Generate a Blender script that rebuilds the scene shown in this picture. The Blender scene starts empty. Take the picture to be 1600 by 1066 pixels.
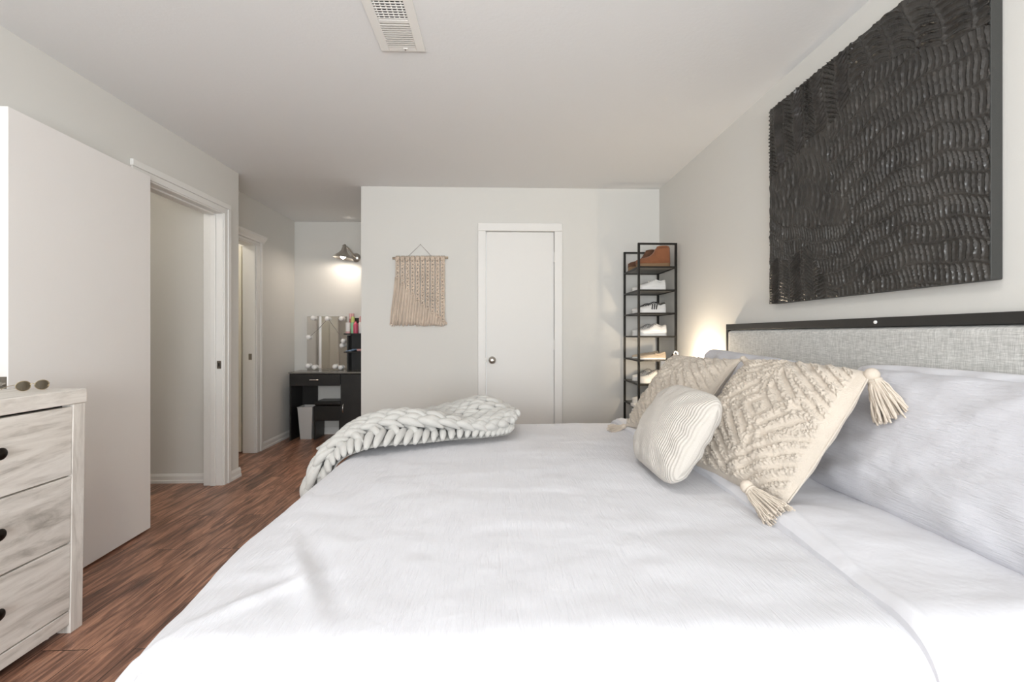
import bpy, math, random
import numpy as np
from mathutils import Vector, Matrix, noise
random.seed(7)
SC = bpy.context.scene
COL = SC.collection
PI = math.pi

# ---------------------------------------------------------------- camera, light, exposure
cam_d = bpy.data.cameras.new('camera')
cam = bpy.data.objects.new('camera', cam_d)
COL.objects.link(cam)
FPX = 700.0
cam_d.sensor_width = 36.0
cam_d.lens = 36.0 * FPX / 1600.0
cam_d.shift_y = -10.0 / 1600.0
cam_d.clip_start = 0.02
cam.location = (0, 0, 1.143)
cam.rotation_euler = (PI / 2, 0, -math.atan(22 / FPX))
SC.camera = cam

vs = SC.view_settings
vs.view_transform = 'Standard'
vs.look = 'None'
vs.exposure = 0.48
vs.gamma = 1.0
vs.use_curve_mapping = False

world = bpy.data.worlds.new('world')
SC.world = world
world.use_nodes = True
world.node_tree.nodes['Background'].inputs[0].default_value = (0.92, 0.96, 1.0, 1)
world.node_tree.nodes['Background'].inputs[1].default_value = 1.0
SC.cycles.max_bounces = 12
SC.cycles.diffuse_bounces = 8


def area(name, loc, rot, sx, sy, power, color):
    d = bpy.data.lights.new(name, 'AREA')
    d.shape = 'RECTANGLE'
    d.size = sx
    d.size_y = sy
    d.energy = power
    d.color = color
    o = bpy.data.objects.new(name, d)
    o.location = loc
    o.rotation_euler = rot
    COL.objects.link(o)
    return o


# daylight bounced up from outside, coming in through the wide window of the wall behind the camera
area('window_daylight', (-0.2, -2.12, 1.30), (PI / 2 + 0.55, 0, 0), 2.8, 1.5, 142, (0.94, 0.975, 1.0))
CEIL_LAMP = 22.0
BEDSIDE = 260.0
SCONCE = 150.0


# ---------------------------------------------------------------- helpers
def V(*a):
    return Vector(a)


class MB:
    """collects shapes, built as one mesh object"""

    def __init__(self):
        self.v = []
        self.f = []

    def add(self, vs_, fs_):
        k = len(self.v)
        self.v += [tuple(p) for p in vs_]
        self.f += [tuple(i + k for i in q) for q in fs_]
        return self

    def box(self, x0, x1, y0, y1, z0, z1):
        p = [(x, y, z) for z in (z0, z1) for y in (y0, y1) for x in (x0, x1)]
        return self.add(p, [(0, 2, 3, 1), (4, 5, 7, 6), (0, 1, 5, 4), (2, 6, 7, 3), (0, 4, 6, 2), (1, 3, 7, 5)])

    def taper_box(self, a, b):
        """a, b = (x0,x1,y0,y1,z) bottom and top rectangles"""
        p = []
        for (x0, x1, y0, y1, z) in (a, b):
            p += [(x0, y0, z), (x1, y0, z), (x0, y1, z), (x1, y1, z)]
        return self.add(p, [(0, 2, 3, 1), (4, 5, 7, 6), (0, 1, 5, 4), (2, 6, 7, 3), (0, 4, 6, 2), (1, 3, 7, 5)])

    def prism(self, pts, axis, a, b):
        """closed 2-D outline extruded along axis from a to b"""
        n = len(pts)

        def mk(p, t):
            if axis == 'x':
                return (t, p[0], p[1])
            if axis == 'y':
                return (p[0], t, p[1])
            return (p[0], p[1], t)
        vs_ = [mk(p, a) for p in pts] + [mk(p, b) for p in pts]
        fs = [tuple(range(n - 1, -1, -1)), tuple(range(n, 2 * n))]
        fs += [(i, (i + 1) % n, n + (i + 1) % n, n + i) for i in range(n)]
        return self.add(vs_, fs)

    def loft(self, rings, cap=True, closed=True):
        n = len(rings[0])
        vs_ = [p for r in rings for p in r]
        fs = []
        for i in range(len(rings) - 1):
            for j in range(n if closed else n - 1):
                k = (j + 1) % n
                fs.append((i * n + j, i * n + k, (i + 1) * n + k, (i + 1) * n + j))
        if cap:
            fs.append(tuple(range(n - 1, -1, -1)))
            m = (len(rings) - 1) * n
            fs.append(tuple(range(m, m + n)))
        return self.add(vs_, fs)

    def tube(self, path, r, n=8, cap=True):
        path = [Vector(p) for p in path]
        rr = r if isinstance(r, (list, tuple)) else [r] * len(path)
        rings = []
        up = None
        for i, p in enumerate(path):
            t = (path[min(i + 1, len(path) - 1)] - path[max(i - 1, 0)])
            if t.length < 1e-9:
                t = Vector((0, 0, 1))
            t.normalize()
            if up is None:
                up = t.orthogonal().normalized()
            up = up - t * up.dot(t)
            if up.length < 1e-6:
                up = t.orthogonal()
            up.normalize()
            b = t.cross(up)
            rings.append([p + (up * math.cos(2 * PI * k / n) + b * math.sin(2 * PI * k / n)) * rr[i] for k in range(n)])
        return self.loft(rings, cap)

    def lathe(self, prof, c, axis=(0, 0, 1), n=24, cap=False):
        """prof = [(radius, height)] around axis through c"""
        ax = Vector(axis).normalized()
        a = ax.orthogonal().normalized()
        b = ax.cross(a)
        c = Vector(c)
        rings = [[c + ax * h + (a * math.cos(2 * PI * k / n) + b * math.sin(2 * PI * k / n)) * max(r, 1e-5) for k in range(n)] for r, h in prof]
        return self.loft(rings, cap)

    def ball(self, c, r, n=12, m=8, sc=(1, 1, 1)):
        c = Vector(c)
        rings = []
        for i in range(m + 1):
            th = PI * i / m
            rr = max(math.sin(th), 1e-4) * r
            rings.append([c + Vector((rr * math.cos(2 * PI * k / n) * sc[0], rr * math.sin(2 * PI * k / n) * sc[1], -math.cos(th) * r * sc[2])) for k in range(n)])
        return self.loft(rings, False)

    def grid(self, fn, nu, nv):
        vs_ = [fn(i / nu, j / nv) for i in range(nu + 1) for j in range(nv + 1)]
        fs = [(i * (nv + 1) + j, (i + 1) * (nv + 1) + j, (i + 1) * (nv + 1) + j + 1, i * (nv + 1) + j + 1) for i in range(nu) for j in range(nv)]
        return self.add(vs_, fs)

    def build(self, name, mat, parent=None, smooth=None, bevel=0.0, origin=None, fix=True):
        """smooth: None = flat, else the angle (deg) above which an edge stays sharp"""
        off = Vector((0, 0, 0))
        if parent is not None:
            off = world_loc(parent)
            if origin is None:
                origin = off
        if origin is None:
            origin = Vector((0, 0, 0))
        origin = Vector(origin)
        me = bpy.data.meshes.new(name)
        me.from_pydata([tuple(Vector(p) - origin) for p in self.v], [], self.f)
        if fix:
            import bmesh
            bm = bmesh.new()
            bm.from_mesh(me)
            bmesh.ops.recalc_face_normals(bm, faces=bm.faces)
            bm.to_mesh(me)
            bm.free()
        if smooth is not None:
            me.shade_smooth()
            if smooth < 180:
                me.set_sharp_from_angle(angle=math.radians(smooth))
        me.materials.append(mat)
        o = bpy.data.objects.new(name, me)
        COL.objects.link(o)
        if parent is not None:
            o.parent = parent
            o.location = origin - off
        else:
            o.location = origin
        if bevel > 0:
            m = o.modifiers.new('bevel', 'BEVEL')
            m.width = bevel
            m.segments = 2
            m.limit_method = 'ANGLE'
            m.angle_limit = math.radians(40)
        return o


def world_loc(o):
    p = Vector(o.location)
    while o.parent is not None:
        o = o.parent
        p += Vector(o.location)
    return p


def tag(o, label, cat, group=None):
    o['label'] = label
    o['category'] = cat
    if group:
        o['group'] = group
    return o


def thing(name, label, cat, loc, group=None):
    o = bpy.data.objects.new(name, None)
    o.empty_display_size = 0.1
    o.location = loc
    COL.objects.link(o)
    return tag(o, label, cat, group)


def struct(o, label=None):
    o['kind'] = 'structure'
    if label:
        o['label'] = label
    return o


# ---------------------------------------------------------------- materials
def base(name, col, rough=0.6, metal=0.0, spec=None, sheen=0.0):
    m = bpy.data.materials.new(name)
    m.use_nodes = True
    nt = m.node_tree
    b = nt.nodes['Principled BSDF']
    b.inputs['Base Color'].default_value = (*col, 1)
    b.inputs['Roughness'].default_value = rough
    b.inputs['Metallic'].default_value = metal
    if spec is not None:
        b.inputs['Specular IOR Level'].default_value = spec
    if sheen:
        b.inputs['Sheen Weight'].default_value = sheen
    return m, nt, b


def N(nt, t, **k):
    n = nt.nodes.new(t)
    for a, v in k.items():
        if a.startswith('i_'):
            n.inputs[a[2:].replace('_', ' ')].default_value = v
        else:
            setattr(n, a, v)
    return n


def coords(nt, scale=(1, 1, 1), rot=(0, 0, 0)):
    tc = N(nt, 'ShaderNodeTexCoord')
    mp = N(nt, 'ShaderNodeMapping')
    mp.inputs['Scale'].default_value = scale
    mp.inputs['Rotation'].default_value = rot
    nt.links.new(tc.outputs['Object'], mp.inputs['Vector'])
    return mp.outputs['Vector']


def noise_tex(nt, vec, scale, detail=4, rough=0.55, dist=0.0):
    n = N(nt, 'ShaderNodeTexNoise')
    n.inputs['Scale'].default_value = scale
    n.inputs['Detail'].default_value = detail
    n.inputs['Roughness'].default_value = rough
    n.inputs['Distortion'].default_value = dist
    nt.links.new(vec, n.inputs['Vector'])
    return n.outputs['Fac']


def ramp(nt, fac, stops):
    r = N(nt, 'ShaderNodeValToRGB')
    e = r.color_ramp.elements
    while len(e) < len(stops):
        e.new(0.5)
    for q, (p, c) in zip(e, stops):
        q.position = p
        q.color = (*c, 1)
    nt.links.new(fac, r.inputs['Fac'])
    return r.outputs['Color']


def bump(nt, b, h, strength, dist=0.01, prev=None):
    n = N(nt, 'ShaderNodeBump')
    n.inputs['Strength'].default_value = strength
    n.inputs['Distance'].default_value = dist
    nt.links.new(h, n.inputs['Height'])
    if prev is not None:
        nt.links.new(prev, n.inputs['Normal'])
    nt.links.new(n.outputs['Normal'], b.inputs['Normal'])
    return n.outputs['Normal']


def mixc(nt, fac, a, b, mode='MIX'):
    m = N(nt, 'ShaderNodeMix', data_type='RGBA', blend_type=mode)
    if isinstance(fac, float):
        m.inputs[0].default_value = fac
    else:
        nt.links.new(fac, m.inputs[0])
    for s, idx in ((a, 6), (b, 7)):
        if isinstance(s, tuple):
            m.inputs[idx].default_value = (*s, 1)
        else:
            nt.links.new(s, m.inputs[idx])
    return m.outputs[2]


def simple(name, col, rough=0.6, metal=0.0, nscale=None, nstr=0.1, var=0.0, spec=None, sheen=0.0):
    m, nt, b = base(name, col, rough, metal, spec, sheen)
    vec = coords(nt)
    if nscale:
        bump(nt, b, noise_tex(nt, vec, nscale), nstr, 0.004)
    if var:
        f = noise_tex(nt, vec, 6.0, 5)
        c = ramp(nt, f, [(0.3, tuple(x * (1 - var) for x in col)), (0.7, tuple(min(1, x * (1 + var)) for x in col))])
        nt.links.new(c, b.inputs['Base Color'])
    return m


def emit(name, col, strength):
    m = bpy.data.materials.new(name)
    m.use_nodes = True
    nt = m.node_tree
    b = nt.nodes['Principled BSDF']
    b.inputs['Base Color'].default_value = (0.8, 0.8, 0.8, 1)
    b.inputs['Emission Color'].default_value = (*col, 1)
    b.inputs['Emission Strength'].default_value = strength
    return m


M = {}
M['wall'] = simple('wall_paint', (0.655, 0.645, 0.613), 0.85, nscale=160, nstr=0.06)
M['ceiling'] = simple('ceiling_paint', (0.745, 0.75, 0.75), 0.9, nscale=60, nstr=0.18)
M['trim'] = simple('trim_paint', (0.75, 0.74, 0.715), 0.45, nscale=40, nstr=0.02)
M['door'] = simple('door_paint', (0.82, 0.80, 0.78), 0.5, nscale=40, nstr=0.03)
M['closet_door'] = simple('closet_door_paint', (0.735, 0.725, 0.70), 0.5, nscale=40, nstr=0.03)
M['cream'] = simple('cream_door_paint', (0.80, 0.755, 0.655), 0.5, nscale=40, nstr=0.03)
M['black_metal'] = simple('black_metal', (0.018, 0.016, 0.014), 0.45, 0.6, nscale=200, nstr=0.05)
M['bronze'] = simple('dark_bronze', (0.03, 0.024, 0.02), 0.35, 0.9)
M['nickel'] = simple('brushed_nickel', (0.55, 0.52, 0.48), 0.3, 1.0, nscale=300, nstr=0.04)
M['chrome'] = simple('chrome', (0.8, 0.8, 0.8), 0.12, 1.0)
M['steel'] = simple('dark_steel_plate', (0.32, 0.29, 0.26), 0.35, 1.0)
M['black_lam'] = simple('black_laminate', (0.016, 0.015, 0.014), 0.42, nscale=90, nstr=0.05, var=0.25)
M['black_vinyl'] = simple('black_vinyl', (0.014, 0.013, 0.012), 0.38, nscale=220, nstr=0.1)
M['bin'] = simple('grey_plastic', (0.50, 0.49, 0.475), 0.5, nscale=80, nstr=0.03)
M['bin_in'] = simple('grey_plastic_inside', (0.30, 0.30, 0.29), 0.6)
M['white_plastic'] = simple('white_plastic', (0.82, 0.81, 0.79), 0.35)
M['white_metal'] = simple('white_enamel', (0.78, 0.77, 0.74), 0.4)
M['gap_shade'] = simple('painted_gap_shade', (0.03, 0.028, 0.025), 0.9)  # near-black colour standing in for shade inside openings and gaps
M['rope'] = simple('natural_cotton_rope', (0.64, 0.535, 0.44), 0.95, nscale=400, nstr=0.5, var=0.12)
M['dowel'] = simple('wooden_dowel', (0.34, 0.27, 0.20), 0.7, var=0.2)
M['white_globe'] = simple('frosted_white_globe', (0.88, 0.87, 0.86), 0.25)
M['side_canvas'] = simple('painted_canvas_edge', (0.035, 0.035, 0.032), 0.6, nscale=300, nstr=0.2)
M['mattress'] = simple('mattress_ticking', (0.75, 0.75, 0.76), 0.9, nscale=100, nstr=0.1)
M['frame_wood'] = simple('charcoal_headboard_frame', (0.022, 0.021, 0.019), 0.5, nscale=80, nstr=0.08)
M['glass_shelf'] = simple('smoky_mesh_shelf', (0.16, 0.155, 0.14), 0.5, nscale=300, nstr=0.1)
M['mirror'] = simple('mirror_silver', (0.9, 0.9, 0.89), 0.02, 1.0)
M['cord'] = simple('grey_cord', (0.32, 0.30, 0.28), 0.8)
M['yarn'] = simple('chunky_grey_yarn', (0.47, 0.46, 0.435), 0.95, nscale=120, nstr=0.45, sheen=0.3)
M['tassel'] = simple('cream_tassel_yarn', (0.58, 0.51, 0.43), 0.95, nscale=300, nstr=0.3)
M['pink'] = simple('pink_plastic', (0.62, 0.09, 0.16), 0.35)
M['palepink'] = simple('pale_pink_plastic', (0.75, 0.42, 0.42), 0.35)
M['lime'] = simple('lime_plastic', (0.62, 0.70, 0.22), 0.35)
M['green'] = simple('green_lotion_bottle', (0.30, 0.62, 0.36), 0.35)
M['blue'] = simple('pale_blue_wrapper', (0.33, 0.47, 0.66), 0.4)
M['redbox'] = simple('red_striped_tube', (0.45, 0.14, 0.12), 0.4)
M['suede'] = simple('tan_suede', (0.25, 0.092, 0.038), 0.9, nscale=180, nstr=0.3, var=0.2, sheen=0.2)
M['suede_dark'] = simple('brown_suede', (0.12, 0.055, 0.03), 0.9, nscale=180, nstr=0.3, var=0.2)
M['gum'] = simple('tan_rubber_sole', (0.22, 0.13, 0.065), 0.7, nscale=120, nstr=0.1)
M['shoe_white'] = simple('white_leather', (0.76, 0.75, 0.73), 0.5, nscale=150, nstr=0.08)
M['shoe_grey'] = simple('grey_mesh', (0.36, 0.35, 0.34), 0.8, nscale=260, nstr=0.3)
M['shoe_black'] = simple('black_canvas', (0.03, 0.03, 0.03), 0.75, nscale=260, nstr=0.2)
M['shoe_beige'] = simple('beige_canvas', (0.55, 0.45, 0.34), 0.8, nscale=260, nstr=0.2)
M['shoe_knit'] = simple('white_knit', (0.72, 0.70, 0.67), 0.9, nscale=260, nstr=0.4)
M['lens'] = simple('amber_grey_lens', (0.12, 0.10, 0.07), 0.06, 0.4)
M['gold'] = simple('pale_gold_wire', (0.62, 0.52, 0.36), 0.25, 1.0)
M['ceil_lamp'] = emit('ceiling_lamp_glass', (1.0, 0.96, 0.90), CEIL_LAMP)
M['bedside_bulb'] = emit('bedside_bulb', (1.0, 0.82, 0.60), BEDSIDE)
M['sconce_bulb'] = emit('sconce_bulb', (1.0, 0.88, 0.76), SCONCE)
M['bath_lamp'] = emit('bath_globe_glass', (1.0, 0.93, 0.82), 42.0)
M['nightstand'] = simple('white_nightstand', (0.74, 0.72, 0.69), 0.5)
M['cap_white'] = simple('white_rubber', (0.8, 0.79, 0.77), 0.5)
M['dark_glass'] = simple('brown_glass', (0.04, 0.022, 0.014), 0.15)


def floor_mat():
    m, nt, b = base('dark_laminate_planks', (0.1, 0.05, 0.03), 0.33)
    tc = N(nt, 'ShaderNodeTexCoord')
    sw = N(nt, 'ShaderNodeMapping')
    sw.inputs['Rotation'].default_value = (0, 0, PI / 2)
    nt.links.new(tc.outputs['Object'], sw.inputs['Vector'])
    br = N(nt, 'ShaderNodeTexBrick')
    br.offset = 0.37
    br.inputs['Scale'].default_value = 1.0
    br.inputs['Brick Width'].default_value = 1.22
    br.inputs['Row Height'].default_value = 0.165
    br.inputs['Mortar Size'].default_value = 0.0016
    br.inputs['Mortar Smooth'].default_value = 0.2
    br.inputs['Color1'].default_value = (0.25, 0.25, 0.25, 1)
    br.inputs['Color2'].default_value = (0.75, 0.75, 0.75, 1)
    br.inputs['Mortar'].default_value = (0, 0, 0, 1)
    nt.links.new(sw.outputs['Vector'], br.inputs['Vector'])
    # grain runs along Y, displaced plank by plank
    add = N(nt, 'ShaderNodeVectorMath', operation='ADD')
    mul = N(nt, 'ShaderNodeVectorMath', operation='MULTIPLY')
    mul.inputs[1].default_value = (3.0, 7.0, 5.0)
    nt.links.new(br.outputs['Color'], mul.inputs[0])
    nt.links.new(tc.outputs['Object'], add.inputs[0])
    nt.links.new(mul.outputs[0], add.inputs[1])

    def stretch(s):
        mp = N(nt, 'ShaderNodeMapping')
        mp.inputs['Scale'].default_value = s
        nt.links.new(add.outputs[0], mp.inputs['Vector'])
        return mp.outputs['Vector']
    g1 = noise_tex(nt, stretch((13, 1.7, 4)), 1.6, 6, 0.62, 1.3)
    g2 = noise_tex(nt, stretch((80, 3.2, 10)), 1.5, 4, 0.6, 0.5)
    c1 = ramp(nt, g1, [(0.30, (0.10, 0.052, 0.037)), (0.46, (0.24, 0.122, 0.082)), (0.60, (0.47, 0.25, 0.165)), (0.78, (0.38, 0.25, 0.185))])
    c2 = ramp(nt, g2, [(0.35, (0.55, 0.52, 0.50)), (0.62, (1.12, 1.10, 1.08))])
    c = mixc(nt, 0.8, c1, c2, 'MULTIPLY')
    pl = ramp(nt, br.outputs['Color'], [(0.2, (0.85, 0.85, 0.85)), (0.8, (1.2, 1.16, 1.12))])
    c = mixc(nt, 1.0, c, pl, 'MULTIPLY')
    c = mixc(nt, br.outputs['Fac'], c, (0.012, 0.007, 0.005))
    nt.links.new(c, b.inputs['Base Color'])
    rr = ramp(nt, g2, [(0.3, (0.42, 0.42, 0.42)), (0.7, (0.28, 0.28, 0.28))])
    nt.links.new(rr, b.inputs['Roughness'])
    bump(nt, b, g2, 0.12, 0.002)
    return m


def washed_wood(name, axis):
    m, nt, b = base(name, (0.6, 0.57, 0.52), 0.6)
    s = {'y': (6, 0.9, 6), 'z': (6, 6, 0.8), 'x': (0.9, 6, 6)}[axis]
    v = coords(nt, s)
    g1 = noise_tex(nt, v, 1.7, 6, 0.62, 1.6)
    v2 = coords(nt, tuple(q * 4 for q in s))
    g2 = noise_tex(nt, v2, 2.2, 4, 0.6, 0.6)
    c1 = ramp(nt, g1, [(0.30, (0.42, 0.39, 0.35)), (0.44, (0.68, 0.64, 0.59)), (0.60, (0.80, 0.765, 0.715)), (0.8, (0.75, 0.71, 0.655))])
    c2 = ramp(nt, g2, [(0.30, (0.66, 0.64, 0.62)), (0.50, (1.0, 1.0, 1.0))])
    c = mixc(nt, 0.55, c1, c2, 'MULTIPLY')
    nt.links.new(c, b.inputs['Base Color'])
    bump(nt, b, g2, 0.1, 0.002)
    return m


def woven(name, dark, light):
    m, nt, b = base(name, light, 0.95, sheen=0.15)
    h = noise_tex(nt, coords(nt, (1, 22, 300)), 1.6, 3, 0.6)
    w = noise_tex(nt, coords(nt, (1, 300, 22)), 1.6, 3, 0.6)
    s = N(nt, 'ShaderNodeMath', operation='ADD')
    nt.links.new(h, s.inputs[0])
    nt.links.new(w, s.inputs[1])
    hf = N(nt, 'ShaderNodeMath', operation='MULTIPLY')
    hf.inputs[1].default_value = 0.5
    nt.links.new(s.outputs[0], hf.inputs[0])
    c = ramp(nt, hf.outputs[0], [(0.38, dark), (0.52, tuple((p + q) / 2 for p, q in zip(dark, light))), (0.62, light)])
    nt.links.new(c, b.inputs['Base Color'])
    bump(nt, b, hf.outputs[0], 0.25, 0.003)
    return m


def crinkle(name, col, scl=(70, 9, 30), strength=0.35):
    """seersucker cotton: fine broken ribs"""
    m, nt, b = base(name, col, 0.9, sheen=0.1)
    n1 = noise_tex(nt, coords(nt, scl), 1.6, 3, 0.6, 0.4)
    n2 = noise_tex(nt, coords(nt), 7.0, 4, 0.6, 0.3)
    p = bump(nt, b, n2, 0.25, 0.02)
    bump(nt, b, n1, strength, 0.007, p)
    return m


def ribbed(name, col, per_m, axis):
    m, nt, b = base(name, col, 0.95, sheen=0.2)
    w = N(nt, 'ShaderNodeTexWave', wave_type='BANDS', bands_direction=axis)
    w.inputs['Scale'].default_value = per_m / 20.0 * PI * 2
    w.inputs['Distortion'].default_value = 0.35
    w.inputs['Detail'].default_value = 2
    w.inputs['Detail Scale'].default_value = 2.0
    nt.links.new(coords(nt), w.inputs['Vector'])
    n = noise_tex(nt, coords(nt), 240, 2)
    p = bump(nt, b, n, 0.4, 0.002)
    bump(nt, b, w.outputs['Fac'], 0.55, 0.004, p)
    return m


def paint_black():
    m, nt, b = base('black_textured_paint', (0.02, 0.019, 0.017), 0.27)
    n = noise_tex(nt, coords(nt), 260, 4)
    bump(nt, b, n, 0.35, 0.002)
    c = ramp(nt, noise_tex(nt, coords(nt), 9, 5), [(0.35, (0.022, 0.020, 0.018)), (0.7, (0.046, 0.042, 0.037))])
    nt.links.new(c, b.inputs['Base Color'])
    return m


M['floor'] = floor_mat()
M['wood_y'] = washed_wood('whitewashed_wood_horizontal', 'y')
M['wood_z'] = washed_wood('whitewashed_wood_upright', 'z')
M['headboard'] = woven('grey_woven_linen', (0.38, 0.38, 0.365), (0.68, 0.675, 0.65))
M['duvet'] = crinkle('white_crinkle_cotton', (0.615, 0.615, 0.645), (110, 8, 30), 0.45)
M['sheet'] = crinkle('white_smooth_cotton', (0.615, 0.615, 0.645), (40, 40, 40), 0.05)
M['sham'] = crinkle('white_crinkle_sham', (0.57, 0.57, 0.605), (60, 12, 130), 0.6)
M['tuft'] = simple('cream_tufted_cotton', (0.55, 0.485, 0.41), 0.95, nscale=260, nstr=0.6, var=0.08, sheen=0.2)
M['linen'] = simple('plain_cream_linen', (0.53, 0.475, 0.41), 0.95, nscale=500, nstr=0.3)
M['rib'] = ribbed('ivory_ribbed_chenille', (0.52, 0.485, 0.44), 115, 'Y')
M['art'] = paint_black()

# ---------------------------------------------------------------- the setting
LX, RX, FY, CE = -2.085, 1.44, 3.955, 2.44       # left wall, right wall, far wall, ceiling
L2X, AY, FX0 = -2.335, 5.22, -1.195              # recessed left wall, alcove back, far wall's left corner
BY = -1.6                                        # wall behind the camera
struct(MB().box(-3.7, 1.6, -1.75, 5.36, -0.08, 0).build('floor', M['floor']))
struct(MB().box(-3.7, 1.6, -1.75, 5.36, CE, CE + 0.08).build('ceiling', M['ceiling']))
struct(MB().box(RX, RX + 0.12, -1.75, 4.1, 0, CE).build('wall_right', M['wall']))
# wall behind the camera with its window opening
w = MB()
w.box(-2.4, -1.55, BY - 0.12, BY, 0, CE).box(1.15, RX, BY - 0.12, BY, 0, CE)
w.box(-1.55, 1.15, BY - 0.12, BY, 0, 0.7).box(-1.55, 1.15, BY - 0.12, BY, 2.2, CE)
struct(w.build('wall_back', M['wall']))
w = MB()
for x in (-1.55, -0.225, 1.1):
    w.box(x, x + 0.05, BY - 0.1, BY - 0.04, 0.7, 2.2)
w.box(-1.55, 1.15, BY - 0.1, BY - 0.04, 0.7, 0.75).box(-1.55, 1.15, BY - 0.1, BY - 0.04, 2.15, 2.2)
struct(w.build('window_1', M['trim'], bevel=0.004))
# left wall with the doorway, and its short return at the corner
D0, D1, DH = 2.67, 3.475, 2.075
w = MB()
w.box(LX - 0.13, LX, -1.75, D0, 0, CE).box(LX - 0.13, LX, D0, D1, DH, CE).box(LX - 0.13, LX, D1, 3.67, 0, CE)
struct(w.build('wall_left', M['wall']))
struct(MB().box(-3.6, LX - 0.13, 3.535, 3.67, 0, CE).build('wall_hall', M['wall']))
w = MB()
w.box(-3.7, -3.6, -1.75, 5.36, 0, CE).box(-3.6, LX - 0.13, 1.6, 1.7, 0, CE)
struct(w.build('wall_outer', M['wall']))
# recessed left wall with the second doorway
E0, E1, EH = 3.73, 4.405, 2.02
w = MB()
w.box(L2X - 0.11, L2X, 3.67, E0, 0, CE).box(L2X - 0.11, L2X, E0, E1, EH, CE).box(L2X - 0.11, L2X, E1, AY, 0, CE)
struct(w.build('wall_recess', M['wall']))
struct(MB().box(-3.6, FX0 + 0.12, AY, AY + 0.12, 0, CE).build('wall_alcove', M['wall']))
struct(MB().box(-3.6, L2X - 0.11, 4.62, 4.7, 0, CE).build('wall_bath', M['wall']))
# far wall with the closet door, and its side in the alcove
C0, C1, CH = -0.118, 0.512, 2.068
w = MB()
w.box(FX0, C0, FY, FY + 0.12, 0, CE).box(C0, C1, FY, FY + 0.12, CH, CE).box(C1, RX, FY, FY + 0.12, 0, CE)
w.box(FX0, FX0 + 0.12, FY + 0.12, AY, 0, CE)
struct(w.build('wall_far', M['wall']))


def casing(name, path_boxes, mat='trim', bevel=0.006):
    w = MB()
    for b_ in path_boxes:
        w.box(*b_)
    return struct(w.build(name, M[mat], bevel=bevel))


# casing and jamb of the first doorway (the far leg shows)
t1 = casing('trim_1', [
    (LX - 0.14, LX + 0.004, D1 - 0.018, D1, 0, DH),               # jamb
    (LX - 0.14, LX + 0.004, D0, D0 + 0.018, 0, DH),
    (LX - 0.14, LX + 0.004, D0 + 0.018, D1 - 0.018, DH - 0.018, DH),
    (LX - 0.085, LX - 0.045, D1 - 0.030, D1 - 0.018, 0, DH - 0.018),   # stop
    (LX - 0.085, LX - 0.045, D0 + 0.018, D1 - 0.03, DH - 0.030, DH - 0.018),
    (LX, LX + 0.013, D1 - 0.010, D1 + 0.030, 0, DH - 0.010),
    (LX, LX + 0.020, D1 + 0.030, D1 + 0.066, 0, DH + 0.030),
    (LX, LX + 0.013, D0 - 0.060, D0 + 0.01, 0, DH - 0.010),
    (LX, LX + 0.013, D0 - 0.060, D1 + 0.030, DH - 0.010, DH + 0.030),
    (LX, LX + 0.020, D0 - 0.066, D1 + 0.066, DH + 0.030, DH + 0.068)], bevel=0.003)
sp = MB().box(LX - 0.038, LX - 0.008, D1 - 0.0205, D1 - 0.018, 0.885, 0.945).build('strike_plate', M['steel'], t1)
sp['label'] = 'dark metal strike plate'
MB().box(LX - 0.028, LX - 0.018, D1 - 0.022, D1 - 0.0204, 0.903, 0.927).build('latch_hole', M['gap_shade'], sp)  # dark patch painting the shade inside the hole

# casing of the second doorway with its crown
w = [(L2X - 0.12, L2X + 0.003, E1 - 0.02, E1, 0, EH), (L2X - 0.12, L2X + 0.003, E0, E0 + 0.02, 0, EH),
     (L2X - 0.12, L2X + 0.003, E0 + 0.02, E1 - 0.02, EH - 0.02, EH),
     (L2X, L2X + 0.015, E1 - 0.012, E1 + 0.05, 0, EH - 0.012), (L2X, L2X + 0.022, E1 + 0.05, E1 + 0.09, 0, EH + 0.018),
     (L2X, L2X + 0.015, E0 - 0.05, E1 + 0.05, EH - 0.012, EH + 0.018)]
t2 = casing('trim_2', w, 'trim')
cr = MB()
cr.prism([(L2X, EH + 0.018), (L2X + 0.022, EH + 0.018), (L2X + 0.027, EH + 0.035), (L2X + 0.05, EH + 0.062), (L2X + 0.055, EH + 0.082), (L2X, EH + 0.082)], 'y', E0 - 0.05, E1 + 0.11)
cr.build('crown', M['trim'], t2)
sp = MB().box(L2X - 0.06, L2X - 0.03, E1 - 0.0225, E1 - 0.02, 0.90, 0.96).build('strike_plate', M['steel'], t2)

# casing of the closet door
J = 0.07
t3 = casing('trim_3', [(C0 - J + 0.012, C0 + 0.012, FY - 0.016, FY, 0, CH - 0.012), (C1 - 0.012, C1 + J - 0.012, FY - 0.016, FY, 0, CH - 0.012),
                       (C0 - J + 0.012, C1 + J - 0.012, FY - 0.016, FY, CH - 0.012, CH + J - 0.012)], bevel=0.005)
w = MB().box(C0, C0 + 0.012, FY + 0.0005, FY + 0.12, 0, CH - 0.012).box(C1 - 0.012, C1, FY + 0.0005, FY + 0.12, 0, CH - 0.012).box(C0, C1, FY + 0.0005, FY + 0.12, CH - 0.012, CH)
w.build('jamb', M['trim'], t3)


def knob_geo(c, ax, s=1.0):
    return [(0.033 * s, 0), (0.033 * s, 0.004 * s), (0.029 * s, 0.008 * s), (0.013 * s, 0.010 * s), (0.011 * s, 0.028 * s), (0.018 * s, 0.034 * s),
            (0.027 * s, 0.042 * s), (0.0285 * s, 0.052 * s), (0.024 * s, 0.062 * s), (0.012 * s, 0.066 * s), (0.0001, 0.067 * s)]


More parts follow.
